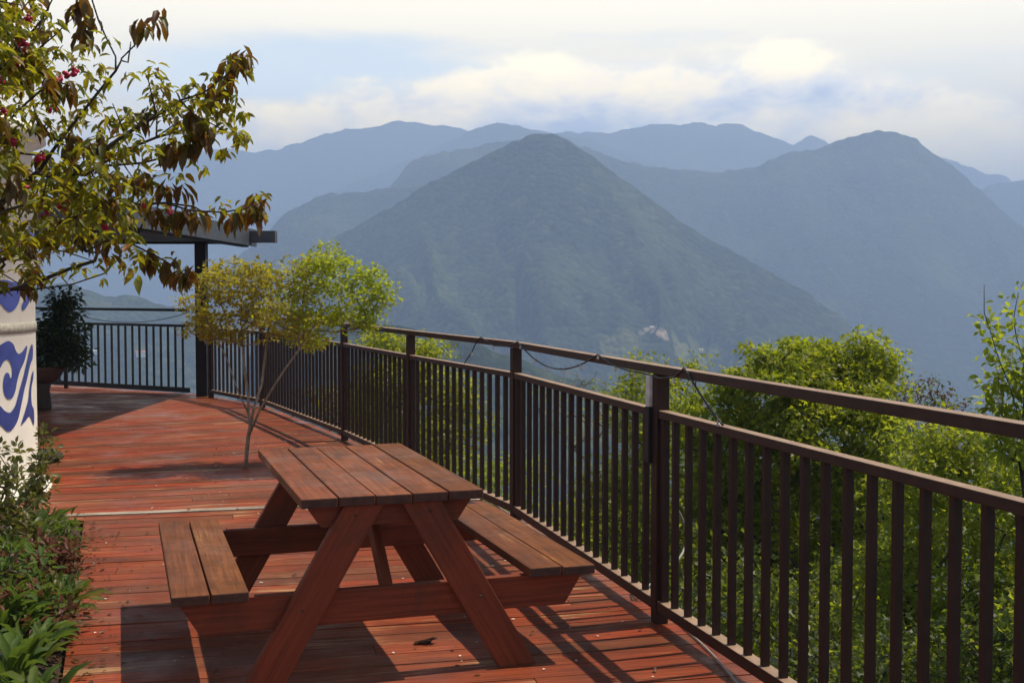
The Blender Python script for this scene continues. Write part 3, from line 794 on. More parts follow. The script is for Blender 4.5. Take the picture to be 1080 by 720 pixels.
def leaf_obj(name, pos, dirs, nrm, L, W, kind, mat, parent=None, origin=(0, 0, 0)):
    tpl, fc = LEAF[kind]
    d = unit(dirs); s = unit(np.cross(d, nrm)); n = np.cross(s, d)
    n_ = len(pos); k = len(tpl)
    co = pos[:, None, :] + tpl[None, :, 0, None]*(d*L[:, None])[:, None, :] + tpl[None, :, 1, None]*(s*W[:, None])[:, None, :] + tpl[None, :, 2, None]*(n*L[:, None])[:, None, :]
    co = (co - np.array(origin)).reshape(-1, 3)
    tot = np.array([len(f) for f in fc]); flat = np.concatenate([np.array(f) for f in fc])
    idx = (np.arange(n_)[:, None]*k + flat[None, :]).ravel()
    lt = np.tile(tot, n_); ls = np.concatenate([[0], np.cumsum(lt)[:-1]])
    me = bpy.data.meshes.new(name)
    me.vertices.add(len(co)); me.vertices.foreach_set('co', co.ravel())
    me.loops.add(len(idx)); me.loops.foreach_set('vertex_index', idx)
    me.polygons.add(len(lt)); me.polygons.foreach_set('loop_start', ls); me.polygons.foreach_set('loop_total', lt)
    me.polygons.foreach_set('use_smooth', np.ones(len(lt), bool))
    me.update(calc_edges=True)
    o = bpy.data.objects.new(name, me); COL.objects.link(o); me.materials.append(mat)
    if parent: o.parent = parent
    return o
class Skel:
    """branch skeleton grown towards given targets; radii follow the load each branch carries"""
    def __init__(s, seed=0): s.p = []; s.par = []; s.R = random.Random(seed); s.minr = {}
    def line(s, pts, parent=-1):
        ids = []
        for q in pts:
            s.p.append(np.array(q, float)); s.par.append(parent); parent = len(s.p)-1; ids.append(parent)
        return ids
    def nearest(s, q, up=.0):
        P_ = np.array(s.p); d = np.linalg.norm(P_-q, axis=1) + up*np.clip(P_[:, 2]-q[2], 0, None)
        return int(np.argmin(d))
    def grow(s, targets, step=.25, wig=.12, lift=.25, up=.8):
        tips = []
        root = s.p[0]
        for q in sorted(targets, key=lambda t: float(np.linalg.norm(np.array(t)-s.p[min(len(s.p)-1, 3)]))):
            q = np.array(q, float); i = s.nearest(q, up); a = s.p[i]; L = np.linalg.norm(q-a)
            n = max(1, int(L/step)); pts = []
            for k in range(1, n+1):
                t = k/n; c = a+(q-a)*t
                c = c + np.array([s.R.gauss(0, wig*step), s.R.gauss(0, wig*step), s.R.gauss(0, wig*step) - lift*L*t*(1-t)*.5])*(1 if k < n else .2)
                pts.append(c)
            ids = s.line(pts, i); tips.append(ids[-1])
        return tips
    def tubes(s, tip_r=.004, expo=2.3, n=6, max_r=None):
        N_ = len(s.p); load = np.zeros(N_); ch = [[] for _ in range(N_)]
        for i in range(N_):
            if s.par[i] >= 0: ch[s.par[i]].append(i)
        rad = np.zeros(N_)
        for i in range(N_-1, -1, -1):
            load[i] = max(tip_r**expo, load[i])
            if s.par[i] >= 0: load[s.par[i]] += load[i]
        rad = load**(1/expo)
        if max_r: rad = np.minimum(rad, max_r)
        mb = MB()
        done = set()
        for i in range(N_):
            for c in ch[i]:
                if c in done: continue
                first = (len(ch[i]) > 0)
                chain = [i, c]; done.add(c); j = c
                while ch[j]:
                    k = max(ch[j], key=lambda t: load[t]); chain.append(k); done.add(k); j = k
                rs = [rad[t] for t in chain]; rs[0] = min(rs[0], rs[1]*1.25); rs[-1] *= .6
                mb.tube([Vector(s.p[t]) for t in chain], rs, n, caps=True)
        return mb
def in_lobes(lobes, n, R, shell=.35):
    out = []
    wts = np.array([l[3]*l[4]*l[5] for l in lobes])**.55; wts = wts/wts.sum()
    for _ in range(n):
        x, y, z, a, b, c = lobes[R.choice(len(lobes), p=wts)]
        v = R.normal(size=3); v /= np.linalg.norm(v); r = (shell+(1-shell)*R.random())**.6
        out.append((x+v[0]*a*r, y+v[1]*b*r, z+v[2]*c*r))
    return np.array(out)
def spray(centres, per, spread, R, flat=.6):
    """leaf positions as clumps round the centres"""
    n = len(centres)*per
    c = np.repeat(centres, per, axis=0)
    off = R.normal(size=(n, 3)); ln_ = np.linalg.norm(off, axis=1, keepdims=True)
    off = off/np.maximum(ln_, 1e-6)*np.minimum(ln_, 1.9)*spread*np.array([1, 1, flat])
    return c+off, off
def make_tree(name, label, cat, base, trunk, lobes, ncl, per, spread, size, leafm, barkm='bark', kind='palm', seed=1, group=None, tip_r=.005, mix2=None, droop=.3, flat=.6, aspect=.55, step=.3, shell=.35, max_r=None, lift=.25):
    R = np.random.default_rng(seed)
    t = empty(name, base); tag(t, label, cat, group)
    B = np.array(base, float)
    cl = in_lobes(lobes, ncl, R, shell)
    sk = Skel(seed); sk.line([B+np.array(p) for p in trunk])
    sk.grow(cl, step, .16, lift)
    sk.p = [p-B for p in sk.p]
    tb = sk.tubes(tip_r, 2.35, 6, max_r)
    tb.build('trunk', M[barkm], t)
    sizes = R.uniform(.5, 1.35, len(cl)).astype(float)
    pos, off = spray(cl, per, spread, R, flat)
    sc_ = np.repeat(sizes, per)[:, None]; pos = np.repeat(cl, per, axis=0)+off*sc_
    d = off + R.normal(size=off.shape)*spread*.8; d[:, 2] -= droop*spread
    nr = R.normal(size=off.shape)*.7 + np.array([0, 0, 1.0])
    L = size*R.uniform(.6, 1.25, len(pos)); W = L*aspect
    if mix2:
        sel = R.random(len(cl)) < mix2[1]; sel = np.repeat(sel, per)
        leaf_obj('crown', pos[~sel], d[~sel], nr[~sel], L[~sel], W[~sel], kind, M[leafm], t, B)
        leaf_obj('crown', pos[sel], d[sel], nr[sel], L[sel], W[sel], kind, M[mix2[0]], t, B)
    else:
        leaf_obj('crown', pos, d, nr, L, W, kind, M[leafm], t, B)
    return t

def gz(x, y): return float(ground_z(np.array([x]), np.array([y]))[0])

# ---- small maple that grows through the deck
mb_ = ground_at(259.5, 492)
def mp(px, py, dd=0): return np.array(at(px, py, mb_.y+dd))
R = np.random.default_rng(3)
t = empty('small_maple_tree', mb_); tag(t, 'small slender maple with yellow green leaves growing through the deck', 'tree')
sk = Skel(3)
B = np.array(mb_)
main = sk.line([B+np.array((0, 0, -.05)), mp(260, 478), mp(262, 460), mp(264, 448)])
l1_ = sk.line([mp(262, 436, .02), mp(262, 415, .05), mp(258, 392, .1), mp(256, 365, .1), mp(254, 335, .1), mp(256, 310, .1)], main[-1])
l2_ = sk.line([mp(274, 432, -.05), mp(286, 412, -.1), mp(300, 390, -.15), mp(316, 368, -.2), mp(330, 345, -.2), mp(348, 320, -.2)], main[2])
l3_ = sk.line([mp(268, 430, .1), mp(276, 405, .15), mp(279, 380, .2), mp(283, 350, .3), mp(286, 322, .3)], main[-1])
l4_ = sk.line([mp(252, 415, -.05), mp(240, 380, -.1), mp(226, 350, -.15), mp(212, 330, -.2)], l1_[0])
lob = []
for (px, py, rx, rz) in ((215, 325, 30, 22), (243, 300, 36, 26), (285, 300, 40, 28), (325, 300, 42, 32), (365, 305, 36, 30), (392, 322, 22, 20), (255, 330, 38, 18), (310, 335, 48, 22), (352, 338, 36, 14), (340, 280, 30, 18), (385, 290, 16, 14), (228, 290, 18, 12), (214, 345, 20, 10), (240, 352, 20, 9), (300, 353, 30, 8), (330, 362, 22, 7), (384, 340, 14, 9), (362, 268, 9, 9), (344, 262, 7, 8), (402, 308, 10, 12), (268, 280, 10, 8)):
    c = mp(px, py, R.uniform(-.25, .35)); k = mb_.y/F
    lob.append((*c, rx*k, rx*k*1.1, rz*k))
cl = in_lobes(lob, 420, R, .1)
sk.grow(cl, .12, .18, .1, .5)
sk.p = [p-B for p in sk.p]
sk.tubes(.0024, 2.5, 6, .036).build('trunk', M['bark'], t)
pos, off = spray(cl, 26, .055, R, .55)
d = off+R.normal(size=off.shape)*.05; nr = R.normal(size=off.shape)*.5+np.array([0, 0, 1.0])
L = .040*R.uniform(.6, 1.3, len(pos))
right = (pos[:, 0]-mb_.x) + R.normal(size=len(pos))*.22 > .50
for sel, mm in ((~right, 'maple'), (right, 'maple_lime')):
    leaf_obj('crown', pos[sel], d[sel], nr[sel], L[sel], L[sel]*.85, 'palm', M[mm], t, B)

# ---- trees on the slope beyond the railing
def lobes_px(lst, d0):
    out = []
    for px, py, rx, rz, dd in lst:
        c = at(px, py, d0+dd); k = (d0+dd)/F
        out.append((c.x, c.y, c.z, rx*k, rx*k*.9, rz*k))
    return out
def slope_tree(name, label, px, d, lst, ncl, per, spread, size, leafm, seed, trunk_px=None, group='trees and shrubs on the slope beyond the railing', **kw):
    lb_ = lobes_px(lst, d)
    x = (px-540)/F*d; zg = gz(x, d)
    top = min(l[2] for l in lb_); h = max(.6, top-zg)
    tr = [(0, 0, -.1), (.03, 0, h*.3), (-.05, .05, h*.6), (.04, 0, h*.85), (.0, .0, h*1.0)]
    return make_tree(name, label, kw.pop('cat', 'tree'), (x, d, zg), tr, lb_, ncl, per, spread, size, leafm, seed=seed, group=group, **kw)
slope_tree('leafy_tree', 'broad green tree rising above the railing right of the middle', 850, 13.0,
  [(885, 424, 58, 30, 0), (917, 362, 14, 11, .2), (928, 380, 15, 20, .2), (905, 392, 20, 18, .1), (872, 384, 12, 10, 0), (836, 372, 15, 13, -.3), (802, 376, 15, 13, 0), (820, 392, 28, 18, -.4), (846, 400, 24, 18, -.2), (775, 404, 14, 10, .3), (940, 412, 12, 12, .2), (805, 420, 48, 40, .3), (880, 460, 80, 52, -.3), (800, 480, 70, 50, .4), (905, 520, 70, 50, 0), (830, 545, 80, 52, .3), (770, 520, 46, 60, .6), (862, 380, 22, 18, .3), (870, 610, 90, 60, .6), (780, 620, 70, 60, .8), (725, 450, 30, 40, .6)],
  820, 80, .125, .080, 'green', 21, barkm='darkbark', mix2=('yellowgreen', .25), step=.35, droop=.5, flat=.5)
slope_tree('leafy_tree', 'light green tree with yellowish leaves low behind the right end of the railing', 985, 9.6,
  [(1000, 470, 50, 34, 0), (960, 520, 44, 44, .3), (1040, 520, 54, 56, -.3), (1000, 600, 80, 60, 0), (940, 620, 46, 60, .4), (1060, 640, 60, 70, -.5), (985, 690, 90, 50, 0), (1100, 540, 60, 60, -.2)],
  480, 54, .115, .062, 'bright', 22, barkm='darkbark', mix2=('yellowgreen', .35), step=.3, droop=.4, shell=.15)
slope_tree('leafy_tree', 'yellow green tree behind the near railing post', 680, 15.0,
  [(690, 402, 30, 26, 0), (712, 420, 30, 26, .3), (655, 420, 22, 16, -.2), (690, 450, 50, 30, 0), (730, 385, 10, 10, .2), (672, 385, 10, 9, 0), (700, 510, 60, 50, .3), (640, 520, 40, 40, 0), (690, 590, 80, 50, .5), (600, 560, 40, 40, .5)],
  380, 52, .12, .066, 'yellowgreen', 23, barkm='darkbark', mix2=('green', .55), step=.35)
slope_tree('leafy_tree', 'lime yellow tree behind the curving railing beyond the table', 425, 17.0,
  [(400, 362, 18, 10, 0), (440, 372, 30, 12, .2), (420, 400, 44, 26, 0), (470, 420, 26, 34, .4), (395, 430, 34, 30, -.2), (445, 470, 50, 36, 0), (500, 440, 16, 30, .3), (400, 350, 8, 6, 0)],
  260, 50, .15, .080, 'yellowgreen', 24, barkm='darkbark', step=.4)
slope_tree('leafy_tree', 'rusty leaved tree seen through the bars behind the small maple', 375, 19.0,
  [(380, 430, 40, 26, 0), (345, 425, 26, 20, .3), (420, 440, 34, 22, .2), (390, 470, 50, 30, .3)], 130, 30, .16, .09, 'rust', 25, barkm='darkbark', step=.5, mix2=('green', .4))
slope_tree('leafy_tree', 'sparse dark brown twiggy tree between the two leafy trees at right', 965, 16.5,
  [(972, 412, 26, 18, 0), (955, 425, 20, 20, .2), (990, 425, 22, 16, 0), (975, 450, 40, 30, 0), (1010, 440, 22, 16, 0)], 130, 9, .14, .075, 'rust', 26, barkm='darkbark', step=.3, mix2=('deepgreen', .5), tip_r=.006)
slope_tree('leafy_tree', 'bare grey twigged tree behind the railing just left of the near post', 620, 20.0,
  [(600, 415, 16, 26, 0), (625, 410, 18, 26, 0), (575, 425, 16, 22, .4), (645, 430, 16, 18, 0), (610, 450, 40, 24, 0)], 120, 3, .12, .06, 'yellowgreen', 27, step=.3, tip_r=.006)
# understorey on the slope
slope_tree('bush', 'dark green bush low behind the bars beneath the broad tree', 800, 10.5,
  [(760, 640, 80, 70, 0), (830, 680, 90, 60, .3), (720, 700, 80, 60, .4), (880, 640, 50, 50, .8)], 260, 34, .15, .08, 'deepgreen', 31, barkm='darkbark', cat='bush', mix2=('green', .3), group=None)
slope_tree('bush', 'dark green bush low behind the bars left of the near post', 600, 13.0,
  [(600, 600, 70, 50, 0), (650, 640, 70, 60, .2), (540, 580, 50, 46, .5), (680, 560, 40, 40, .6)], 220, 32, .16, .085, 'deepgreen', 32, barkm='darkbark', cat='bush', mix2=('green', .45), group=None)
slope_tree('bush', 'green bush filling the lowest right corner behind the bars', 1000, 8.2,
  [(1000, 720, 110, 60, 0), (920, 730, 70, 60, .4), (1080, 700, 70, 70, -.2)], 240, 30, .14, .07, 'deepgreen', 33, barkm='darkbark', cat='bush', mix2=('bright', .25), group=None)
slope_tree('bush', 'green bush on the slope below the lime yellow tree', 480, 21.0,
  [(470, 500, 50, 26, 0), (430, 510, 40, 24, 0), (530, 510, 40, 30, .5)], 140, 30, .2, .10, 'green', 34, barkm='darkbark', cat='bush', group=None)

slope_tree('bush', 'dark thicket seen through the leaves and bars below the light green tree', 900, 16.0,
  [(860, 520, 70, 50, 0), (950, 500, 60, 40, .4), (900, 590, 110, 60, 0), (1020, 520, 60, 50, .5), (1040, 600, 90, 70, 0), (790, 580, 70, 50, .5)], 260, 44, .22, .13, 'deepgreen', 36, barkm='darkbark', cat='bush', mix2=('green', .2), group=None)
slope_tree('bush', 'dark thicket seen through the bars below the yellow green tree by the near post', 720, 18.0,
  [(700, 530, 60, 40, 0), (740, 560, 60, 50, .3), (650, 560, 50, 40, 0), (700, 600, 80, 50, 0)], 170, 44, .22, .13, 'deepgreen', 37, barkm='darkbark', cat='bush', mix2=('green', .25), group=None)

# ---- flowering shoots at the right edge
fb = Vector(((1075-540)/F*8.0, 8.0, 0)); fb.z = gz(fb.x, fb.y)
ft = empty('flowering_tree', fb); tag(ft, 'slender tree with upright leafy shoots and a few white flowers at the right edge', 'tree')
sk = Skel(41); B = np.array(fb); fp = lambda x, y, dd=0: np.array(at(x, y, 8.0+dd))
tr = sk.line([B, B+np.array((.05, 0, 1.0)), B+np.array((-.03, 0, 2.2)), fp(1085, 600), fp(1080, 520), fp(1078, 460)])
shoots = [[(1072, 430), (1064, 405), (1056, 385), (1050, 368), (1044, 348), (1038, 330), (1038, 300)],
          [(1080, 420), (1084, 396), (1078, 376), (1072, 356), (1069, 336), (1074, 308)],
          [(1090, 430), (1092, 390), (1094, 350), (1098, 320)], [(1066, 440), (1050, 425), (1040, 412)],
          [(1100, 450), (1120, 410), (1130, 370)]]
R = np.random.default_rng(41); LP, LD = [], []
for k, s0 in enumerate(shoots):
    ids = sk.line([fp(x, y, .1*(k-2)*.6) for x, y in s0], tr[-1])
    pts = np.array([sk.p[i] for i in ids])
    for a, b in zip(pts, pts[1:]):
        bare = (k == 0 and b[2] > fp(1038, 322)[2])
        for _ in range(0 if bare else 26):
            q = a+(b-a)*R.random(); o_ = R.normal(size=3)*.05; LP.append(q+o_*R.uniform(.2, 1.5)); LD.append(o_+np.array((0, 0, .01)))
low = in_lobes(lobes_px([(1055, 430, 22, 16, 0), (1075, 460, 34, 30, 0), (1085, 400, 16, 26, 0), (1060, 400, 14, 12, 0)], 8.0), 60, R)
sk.grow(low, .15)
for c in low:
    for _ in range(16): o_ = R.normal(size=3)*.06; LP.append(c+o_); LD.append(o_+np.array((0, 0, -.02)))
sk.p = [p-B for p in sk.p]; sk.tubes(.0035, 2.4, 6).build('trunk', M['darkbark'], ft)
LP, LD = np.array(LP), np.array(LD); L = .058*R.uniform(.6, 1.3, len(LP))
leaf_obj('crown', LP, LD, R.normal(size=LP.shape)*.6+np.array([0, 0, 1]), L, L*.6, 'long', M['bright'], ft, B)
for x, y in ((1062, 378), (1066, 373), (1057, 424), (1052, 421), (1074, 388), (1012, 470)):
    fl = np.tile(fp(x, y, -.1), (7, 1))+R.normal(size=(7, 3))*.006
    leaf_obj('flower', fl, R.normal(size=fl.shape), R.normal(size=fl.shape), np.full(7, .034), np.full(7, .026), 'diamond', M['white_petal'], ft, B)

# ------------------------------------------------------------------ PLANTING BED at the left
bed = MB()
bp = [(bed_x(.2)-.005, .2), (bed_x(9.65)-.005, 9.65), (-6.8, 9.4), (-7.0, .2)]
ny, nx = 60, 26
BX = np.zeros((ny, nx)); BY = np.zeros((ny, nx))
for i in range(ny):
    y = .2+7.72*i/(ny-1); xr = bed_x(y)-.004
    BX[i] = np.linspace(xr, -7.0, nx); BY[i] = y
BZ = .03+(fbm(BX*2.2, BY*2.2, 4)-.45)*.16
BZ[:, 0] = -.05; BZ[:, 1] = np.minimum(BZ[:, 1], .03)
bo = grid_obj('planting_bed', BX, BY, BZ, M['soil']); tag(bo, kind='structure')
kb = MB()
kb.beam((bed_x(.2)-.03, .2, -.85), (bed_x(7.92)-.03, 7.92, -.85), .04, 1.6)
kb.build('bed_edging', M['darkbark'], bo)

def clump(name, label, cat, base, n, size, aspect, mat, seed, rise=.5, spread=.15, kind='strap', group=None, stems=0, h=0.0, leafstem='bark'):
    R = np.random.default_rng(seed); t = empty(name, base); tag(t, label, cat, group)
    B = np.array(base, float)
    if not stems:
        a = R.uniform(0, 2*PI, n); el = R.uniform(.15, 1.2, n)
        d = np.stack([np.cos(a)*np.cos(el), np.sin(a)*np.cos(el), np.sin(el)*rise*2], -1)
        pos = B+np.stack([np.cos(a)*spread*R.random(n), np.sin(a)*spread*R.random(n), R.uniform(0, .05, n)], -1)
        nr = np.tile([0, 0, 1.0], (n, 1))+R.normal(size=(n, 3))*.25
        L = size*R.uniform(.6, 1.3, n)
        leaf_obj('leaves', pos, d, nr, L, L*aspect, kind, M[mat], t, B)
        sm_ = MB()
        for k in range(0, n, max(1, n//8)): sm_.tube([Vector((0, 0, -.03)), Vector(pos[k]-B)+Vector((0, 0, .01)), Vector(pos[k]-B+d[k]*L[k]*.5)], [.006, .005, .002], 5)
        sm_.build('stem', M[mat], t)
    else:
        sk = Skel(seed); sk.line([B+np.array((0, 0, -.05)), B+np.array((0, 0, .04))])
        tips = []
        for k in range(stems):
            a = R.uniform(0, 2*PI); r = spread*R.uniform(.3, 1.0); hh = h*R.uniform(.6, 1.05)
            tips.append(B+np.array((math.cos(a)*r, math.sin(a)*r, hh)))
            tips.append(B+np.array((math.cos(a+.5)*r*.8, math.sin(a+.5)*r*.8, hh*.6)))
        sk.grow(tips, .10, .25, -.2, .6)
        pts = np.array([p for p in sk.p[2:]])
        w = R.choice(len(pts), n); off = R.normal(size=(n, 3))*size*.8
        pos = pts[w]+off*.6
        d = off+np.array((0, 0, .3))*size; nr = R.normal(size=(n, 3))*.5+np.array([0, 0, 1.0]); L = size*R.uniform(.6, 1.3, n)
        sk.p = [p-B for p in sk.p]; sk.tubes(.003, 2.4, 5).build('stem', M[leafstem], t)
        leaf_obj('leaves', pos, d, nr, L, L*aspect, kind, M[mat], t, B)
    return t
def bedp(px, py, z=.05):
    p = ground_at(px, py, z); return (p.x, p.y, z)
clump('shrub', 'tall thin shrub with small leaves in front of the painted tower', 'shrub', bedp(18, 575), 900, .040, .6, 'shrub', 51, stems=16, h=.62, spread=.30, kind='long', leafstem='darkbark')
clump('shrub', 'thin shrub with small leaves at the left frame edge below the tower', 'shrub', bedp(-22, 600), 700, .042, .6, 'shrub', 52, stems=12, h=.60, spread=.28, kind='long', leafstem='darkbark')
clump('leafy_plant', 'upright clump of long green leaves at the far end of the bed', 'plant', bedp(40, 570), 40, .19, .17, 'bed_green', 53, rise=.8, spread=.10)
clump('leafy_plant', 'spreading green plant beside the deck edge behind the red plant', 'plant', bedp(54, 592), 240, .05, .55, 'bed_green', 54, stems=12, h=.20, spread=.17, kind='long')
clump('leafy_plant', 'low red brown plant in the middle of the bed', 'plant', bedp(32, 622), 900, .045, .45, 'bed_red', 55, stems=16, h=.20, spread=.24, kind='long', leafstem='rust')
clump('leafy_plant', 'small red brown plant trailing onto the deck', 'plant', bedp(66, 618), 200, .045, .5, 'bed_red', 56, stems=10, h=.12, spread=.16, kind='long', leafstem='rust')
clump('leafy_plant', 'yellow green plant with thin leaves between red plant and deck', 'plant', bedp(58, 642), 60, .15, .20, 'shrub', 57, rise=.35, spread=.10)
clump('leafy_plant', 'broad leaved green plant at the bottom left corner of the frame', 'plant', bedp(12, 715), 42, .16, .24, 'bed_green', 58, rise=.40, spread=.14)
clump('leafy_plant', 'broad leaved green plant next to the deck edge near the stones', 'plant', bedp(36, 688), 34, .14, .22, 'bed_green', 59, rise=.42, spread=.10)
clump('leafy_plant', 'green plant with arching leaves at the left frame edge', 'plant', bedp(-8, 670), 40, .17, .22, 'bed_green', 60, rise=.5, spread=.16)
clump('leafy_plant', 'dense green plant low at the left edge between the shrubs and arching leaves', 'plant', bedp(-5, 640), 460, .05, .5, 'bed_green', 61, stems=14, h=.26, spread=.26, kind='long')
clump('leafy_plant', 'broad leaved green plant cut off by the bottom edge of the frame', 'plant', bedp(32, 748), 34, .14, .24, 'bed_green', 62, rise=.4, spread=.12)
clump('leafy_plant', 'mixed green plant filling the bed in front of the thin shrub', 'plant', bedp(28, 596), 300, .055, .6, 'shrub', 63, stems=14, h=.24, spread=.22, kind='long')
clump('leafy_plant', 'small green plant with reddish stems between the broad leaved plants', 'plant', bedp(40, 660), 240, .06, .5, 'bed_green', 64, stems=12, h=.16, spread=.18, kind='long', leafstem='rust')
for k, (x, y, r, lab) in enumerate(((8, 698, .055, 'pale round stone left of the other stone among the broad leaves'), (24, 700, .045, 'brownish round stone right of the pale stone among the broad leaves'), (58, 655, .05, 'reddish stone at the deck edge among the bed plants'))):
    q = Vector(bedp(x, y, .07)); s_ = MB().ball((0, 0, 0), r, 12, (1.1, .9, .75), .14, k+3)
    tag(s_.build('stone', M['rock'] if k < 2 else M['terracotta'], loc=q), lab, 'stone')
clump('leafy_plant', 'dry reddish plant at the deck edge near the bottom left corner', 'plant', bedp(50, 668), 260, .04, .45, 'bed_red', 65, stems=12, h=.10, spread=.15, kind='long', leafstem='rust')
clump('leafy_plant', 'reddish brown plant behind the broad leaves at the left frame edge', 'plant', bedp(14, 660), 320, .045, .45, 'bed_red', 66, stems=12, h=.16, spread=.18, kind='long', leafstem='rust')
R3 = np.random.default_rng(80); gp = []
while len(gp) < 5200:
    y = R3.uniform(.4, 7.8); x = R3.uniform(-6.9, bed_x(y)-.12)
    if vnoise(np.array([x*1.7+40]), np.array([y*1.7+40]))[0] > .42 and math.hypot(x-tc.x, y-tc.y) > TR+.12: gp.append((x, y, .05+.10*R3.random()))
gp = np.array(gp); gd = R3.normal(size=gp.shape)*np.array([1, 1, .3])+np.array([0, 0, .4]); gL = R3.uniform(.03, .11, len(gp))
gc = leaf_obj('ground_cover', gp, gd, np.tile([0, 0, 1.0], (len(gp), 1))+R3.normal(size=gp.shape)*.3, gL, gL*.4, 'long', M['bed_green']); tag(gc, kind='stuff')
# fallen leaves and litter spread over bed edge and deck
R = np.random.default_rng(77); lp = []
for _ in range(420):
    y = R.uniform(4.4, 7.9); x = bed_x(y)+R.exponential(.10)-.05; lp.append((x, y, .006 if x > bed_x(y) else .05))
for _ in range(150):
    y = R.uniform(4.0, 12.5); x = R.uniform(bed_x(min(y, 7.9)), np.interp(y, [p.y for p in reversed(PATH)], [p.x for p in reversed(PATH)])-.05); lp.append((x, y, .005))
lp = np.array(lp); d = R.normal(size=lp.shape)*np.array([1, 1, .12]); L = R.uniform(.012, .04, len(lp))
R2 = np.random.default_rng(78); fp_ = []
for _ in range(170):
    y = R2.uniform(4.3, 12.5); x = R2.uniform(bed_x(min(y, 7.9))+.05, np.interp(y, [p.y for p in reversed(PATH)], [p.x for p in reversed(PATH)])-.05); fp_.append((x, y, .006))
fp_ = np.array(fp_); fL = R2.uniform(.008, .024, len(fp_))
pe = leaf_obj('fallen_petals', fp_, R2.normal(size=fp_.shape)*np.array([1, 1, .1]), np.tile([0, 0, 1.0], (len(fp_), 1)), fL, fL*.7, 'diamond', M['white_petal']); tag(pe, kind='stuff')
lo = leaf_obj('leaf_litter', lp, d, np.tile([0, 0, 1.0], (len(lp), 1))+R.normal(size=lp.shape)*.2, L, L*.5, 'long', M['rust']); tag(lo, kind='stuff')

# ------------------------------------------------------------------ POTTED SHRUB in the shade
pb = ground_at(48, 432)
pt = empty('potted_shrub', pb); tag(pt, 'dark bushy potted shrub on a wooden stump in the roof shade', 'potted plant')
MB().lathe([(.09, 0), (.10, .05), (.085, .25), (.11, .34)], (-.03, 0, 0), 14, .04).build('stump', M['darkbark'], pt)
MB().lathe([(.10, .345), (.16, .38), (.235, .50), (.255, .55), (.235, .555), (.215, .53), (.02, .52)], (0, 0, 0), 24).build('pot', M['terracotta'], pt)
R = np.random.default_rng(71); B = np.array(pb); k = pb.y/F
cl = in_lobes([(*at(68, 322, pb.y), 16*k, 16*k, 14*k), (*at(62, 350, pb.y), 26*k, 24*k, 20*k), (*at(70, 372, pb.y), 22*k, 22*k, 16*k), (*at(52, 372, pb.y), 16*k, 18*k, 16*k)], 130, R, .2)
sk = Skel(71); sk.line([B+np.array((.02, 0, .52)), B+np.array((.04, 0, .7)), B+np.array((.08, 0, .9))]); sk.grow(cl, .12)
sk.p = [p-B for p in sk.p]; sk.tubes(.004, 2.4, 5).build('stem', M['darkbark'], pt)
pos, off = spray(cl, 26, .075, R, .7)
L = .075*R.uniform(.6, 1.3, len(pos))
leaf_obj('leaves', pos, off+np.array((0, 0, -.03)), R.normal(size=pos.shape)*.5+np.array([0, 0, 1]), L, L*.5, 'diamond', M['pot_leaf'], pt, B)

# ------------------------------------------------------------------ CHERRY TREE in the foreground left
D0 = 4.0
ct = empty('cherry_tree', (-3.25, 4.3, .03)); tag(ct, 'cherry tree with reddish leaves and pink berries reaching in from the left', 'tree')
B = np.array((-3.25, 4.3, .03)); R = np.random.default_rng(91)
cp = lambda x, y, dd=0: np.array(at(x, y, D0+dd))
sk = Skel(91)
tr = sk.line([B+np.array((0, 0, -.1)), B+np.array((.05, -.02, .5)), B+np.array((.12, 0, 1.0)), B+np.array((.15, .03, 1.4))])
limb = lambda pts, par: sk.line([cp(*p) for p in pts], par)
b1 = limb([(-200, 330, .15), (-90, 325, .1), (-30, 316, .05), (8, 306, 0), (40, 297, -.05), (72, 284, -.05), (100, 275, -.1)], tr[-1])
b2 = limb([(-190, 310, .3), (-80, 300, .3), (-10, 281, .25), (25, 262, .2), (50, 246, .2), (78, 232, .2)], tr[-1])
b3 = limb([(-180, 270, 0), (-70, 250, 0), (0, 215, 0), (40, 182, 0), (62, 150, 0), (84, 122, 0), (104, 97, 0), (122, 75, -.02), (128, 64, -.02)], tr[-1])
b3b = limb([(122, 60, 0), (112, 40, 0), (104, 22, 0), (97, 0, 0), (92, -20, 0)], b3[-2])
b3c = limb([(135, 66, .02), (137, 52, .02), (138, 44, .02)], b3[-1])
b4 = limb([(66, 190, -.1), (100, 165, -.1), (132, 142, -.1), (165, 122, -.12), (190, 106, -.14), (215, 98, -.15), (238, 80, -.16), (252, 64, -.16)], b3[3])
b5 = limb([(90, 185, .1), (128, 160, .1), (165, 145, .1), (212, 132, .1)], b3[3])
b6 = limb([(60, 236, 0), (100, 222, 0), (140, 216, 0), (175, 214, 0), (200, 222, 0), (235, 224, -.03), (258, 220, -.05), (276, 214, -.05)], b2[-2])
b6b = limb([(205, 218, .02), (225, 230, .02)], b6[3])
b7 = limb([(110, 245, -.05), (140, 258, -.05), (165, 270, -.05), (185, 282, -.05), (198, 292, -.05)], b1[-1])
b8 = limb([(-170, 200, .1), (-80, 150, .1), (-20, 90, .1), (20, 50, .1), (45, 20, .1), (60, -10, .1)], tr[-1])
b9 = limb([(30, 60, .1), (55, 40, .05), (78, 18, .05)], b8[-2])
b10 = limb([(110, 175, .1), (150, 172, .05), (185, 163, .05), (200, 160, .05)], b4[0])
b11 = limb([(128, 62, -.02), (142, 48, 0), (158, 26, 0)], b3[-1])
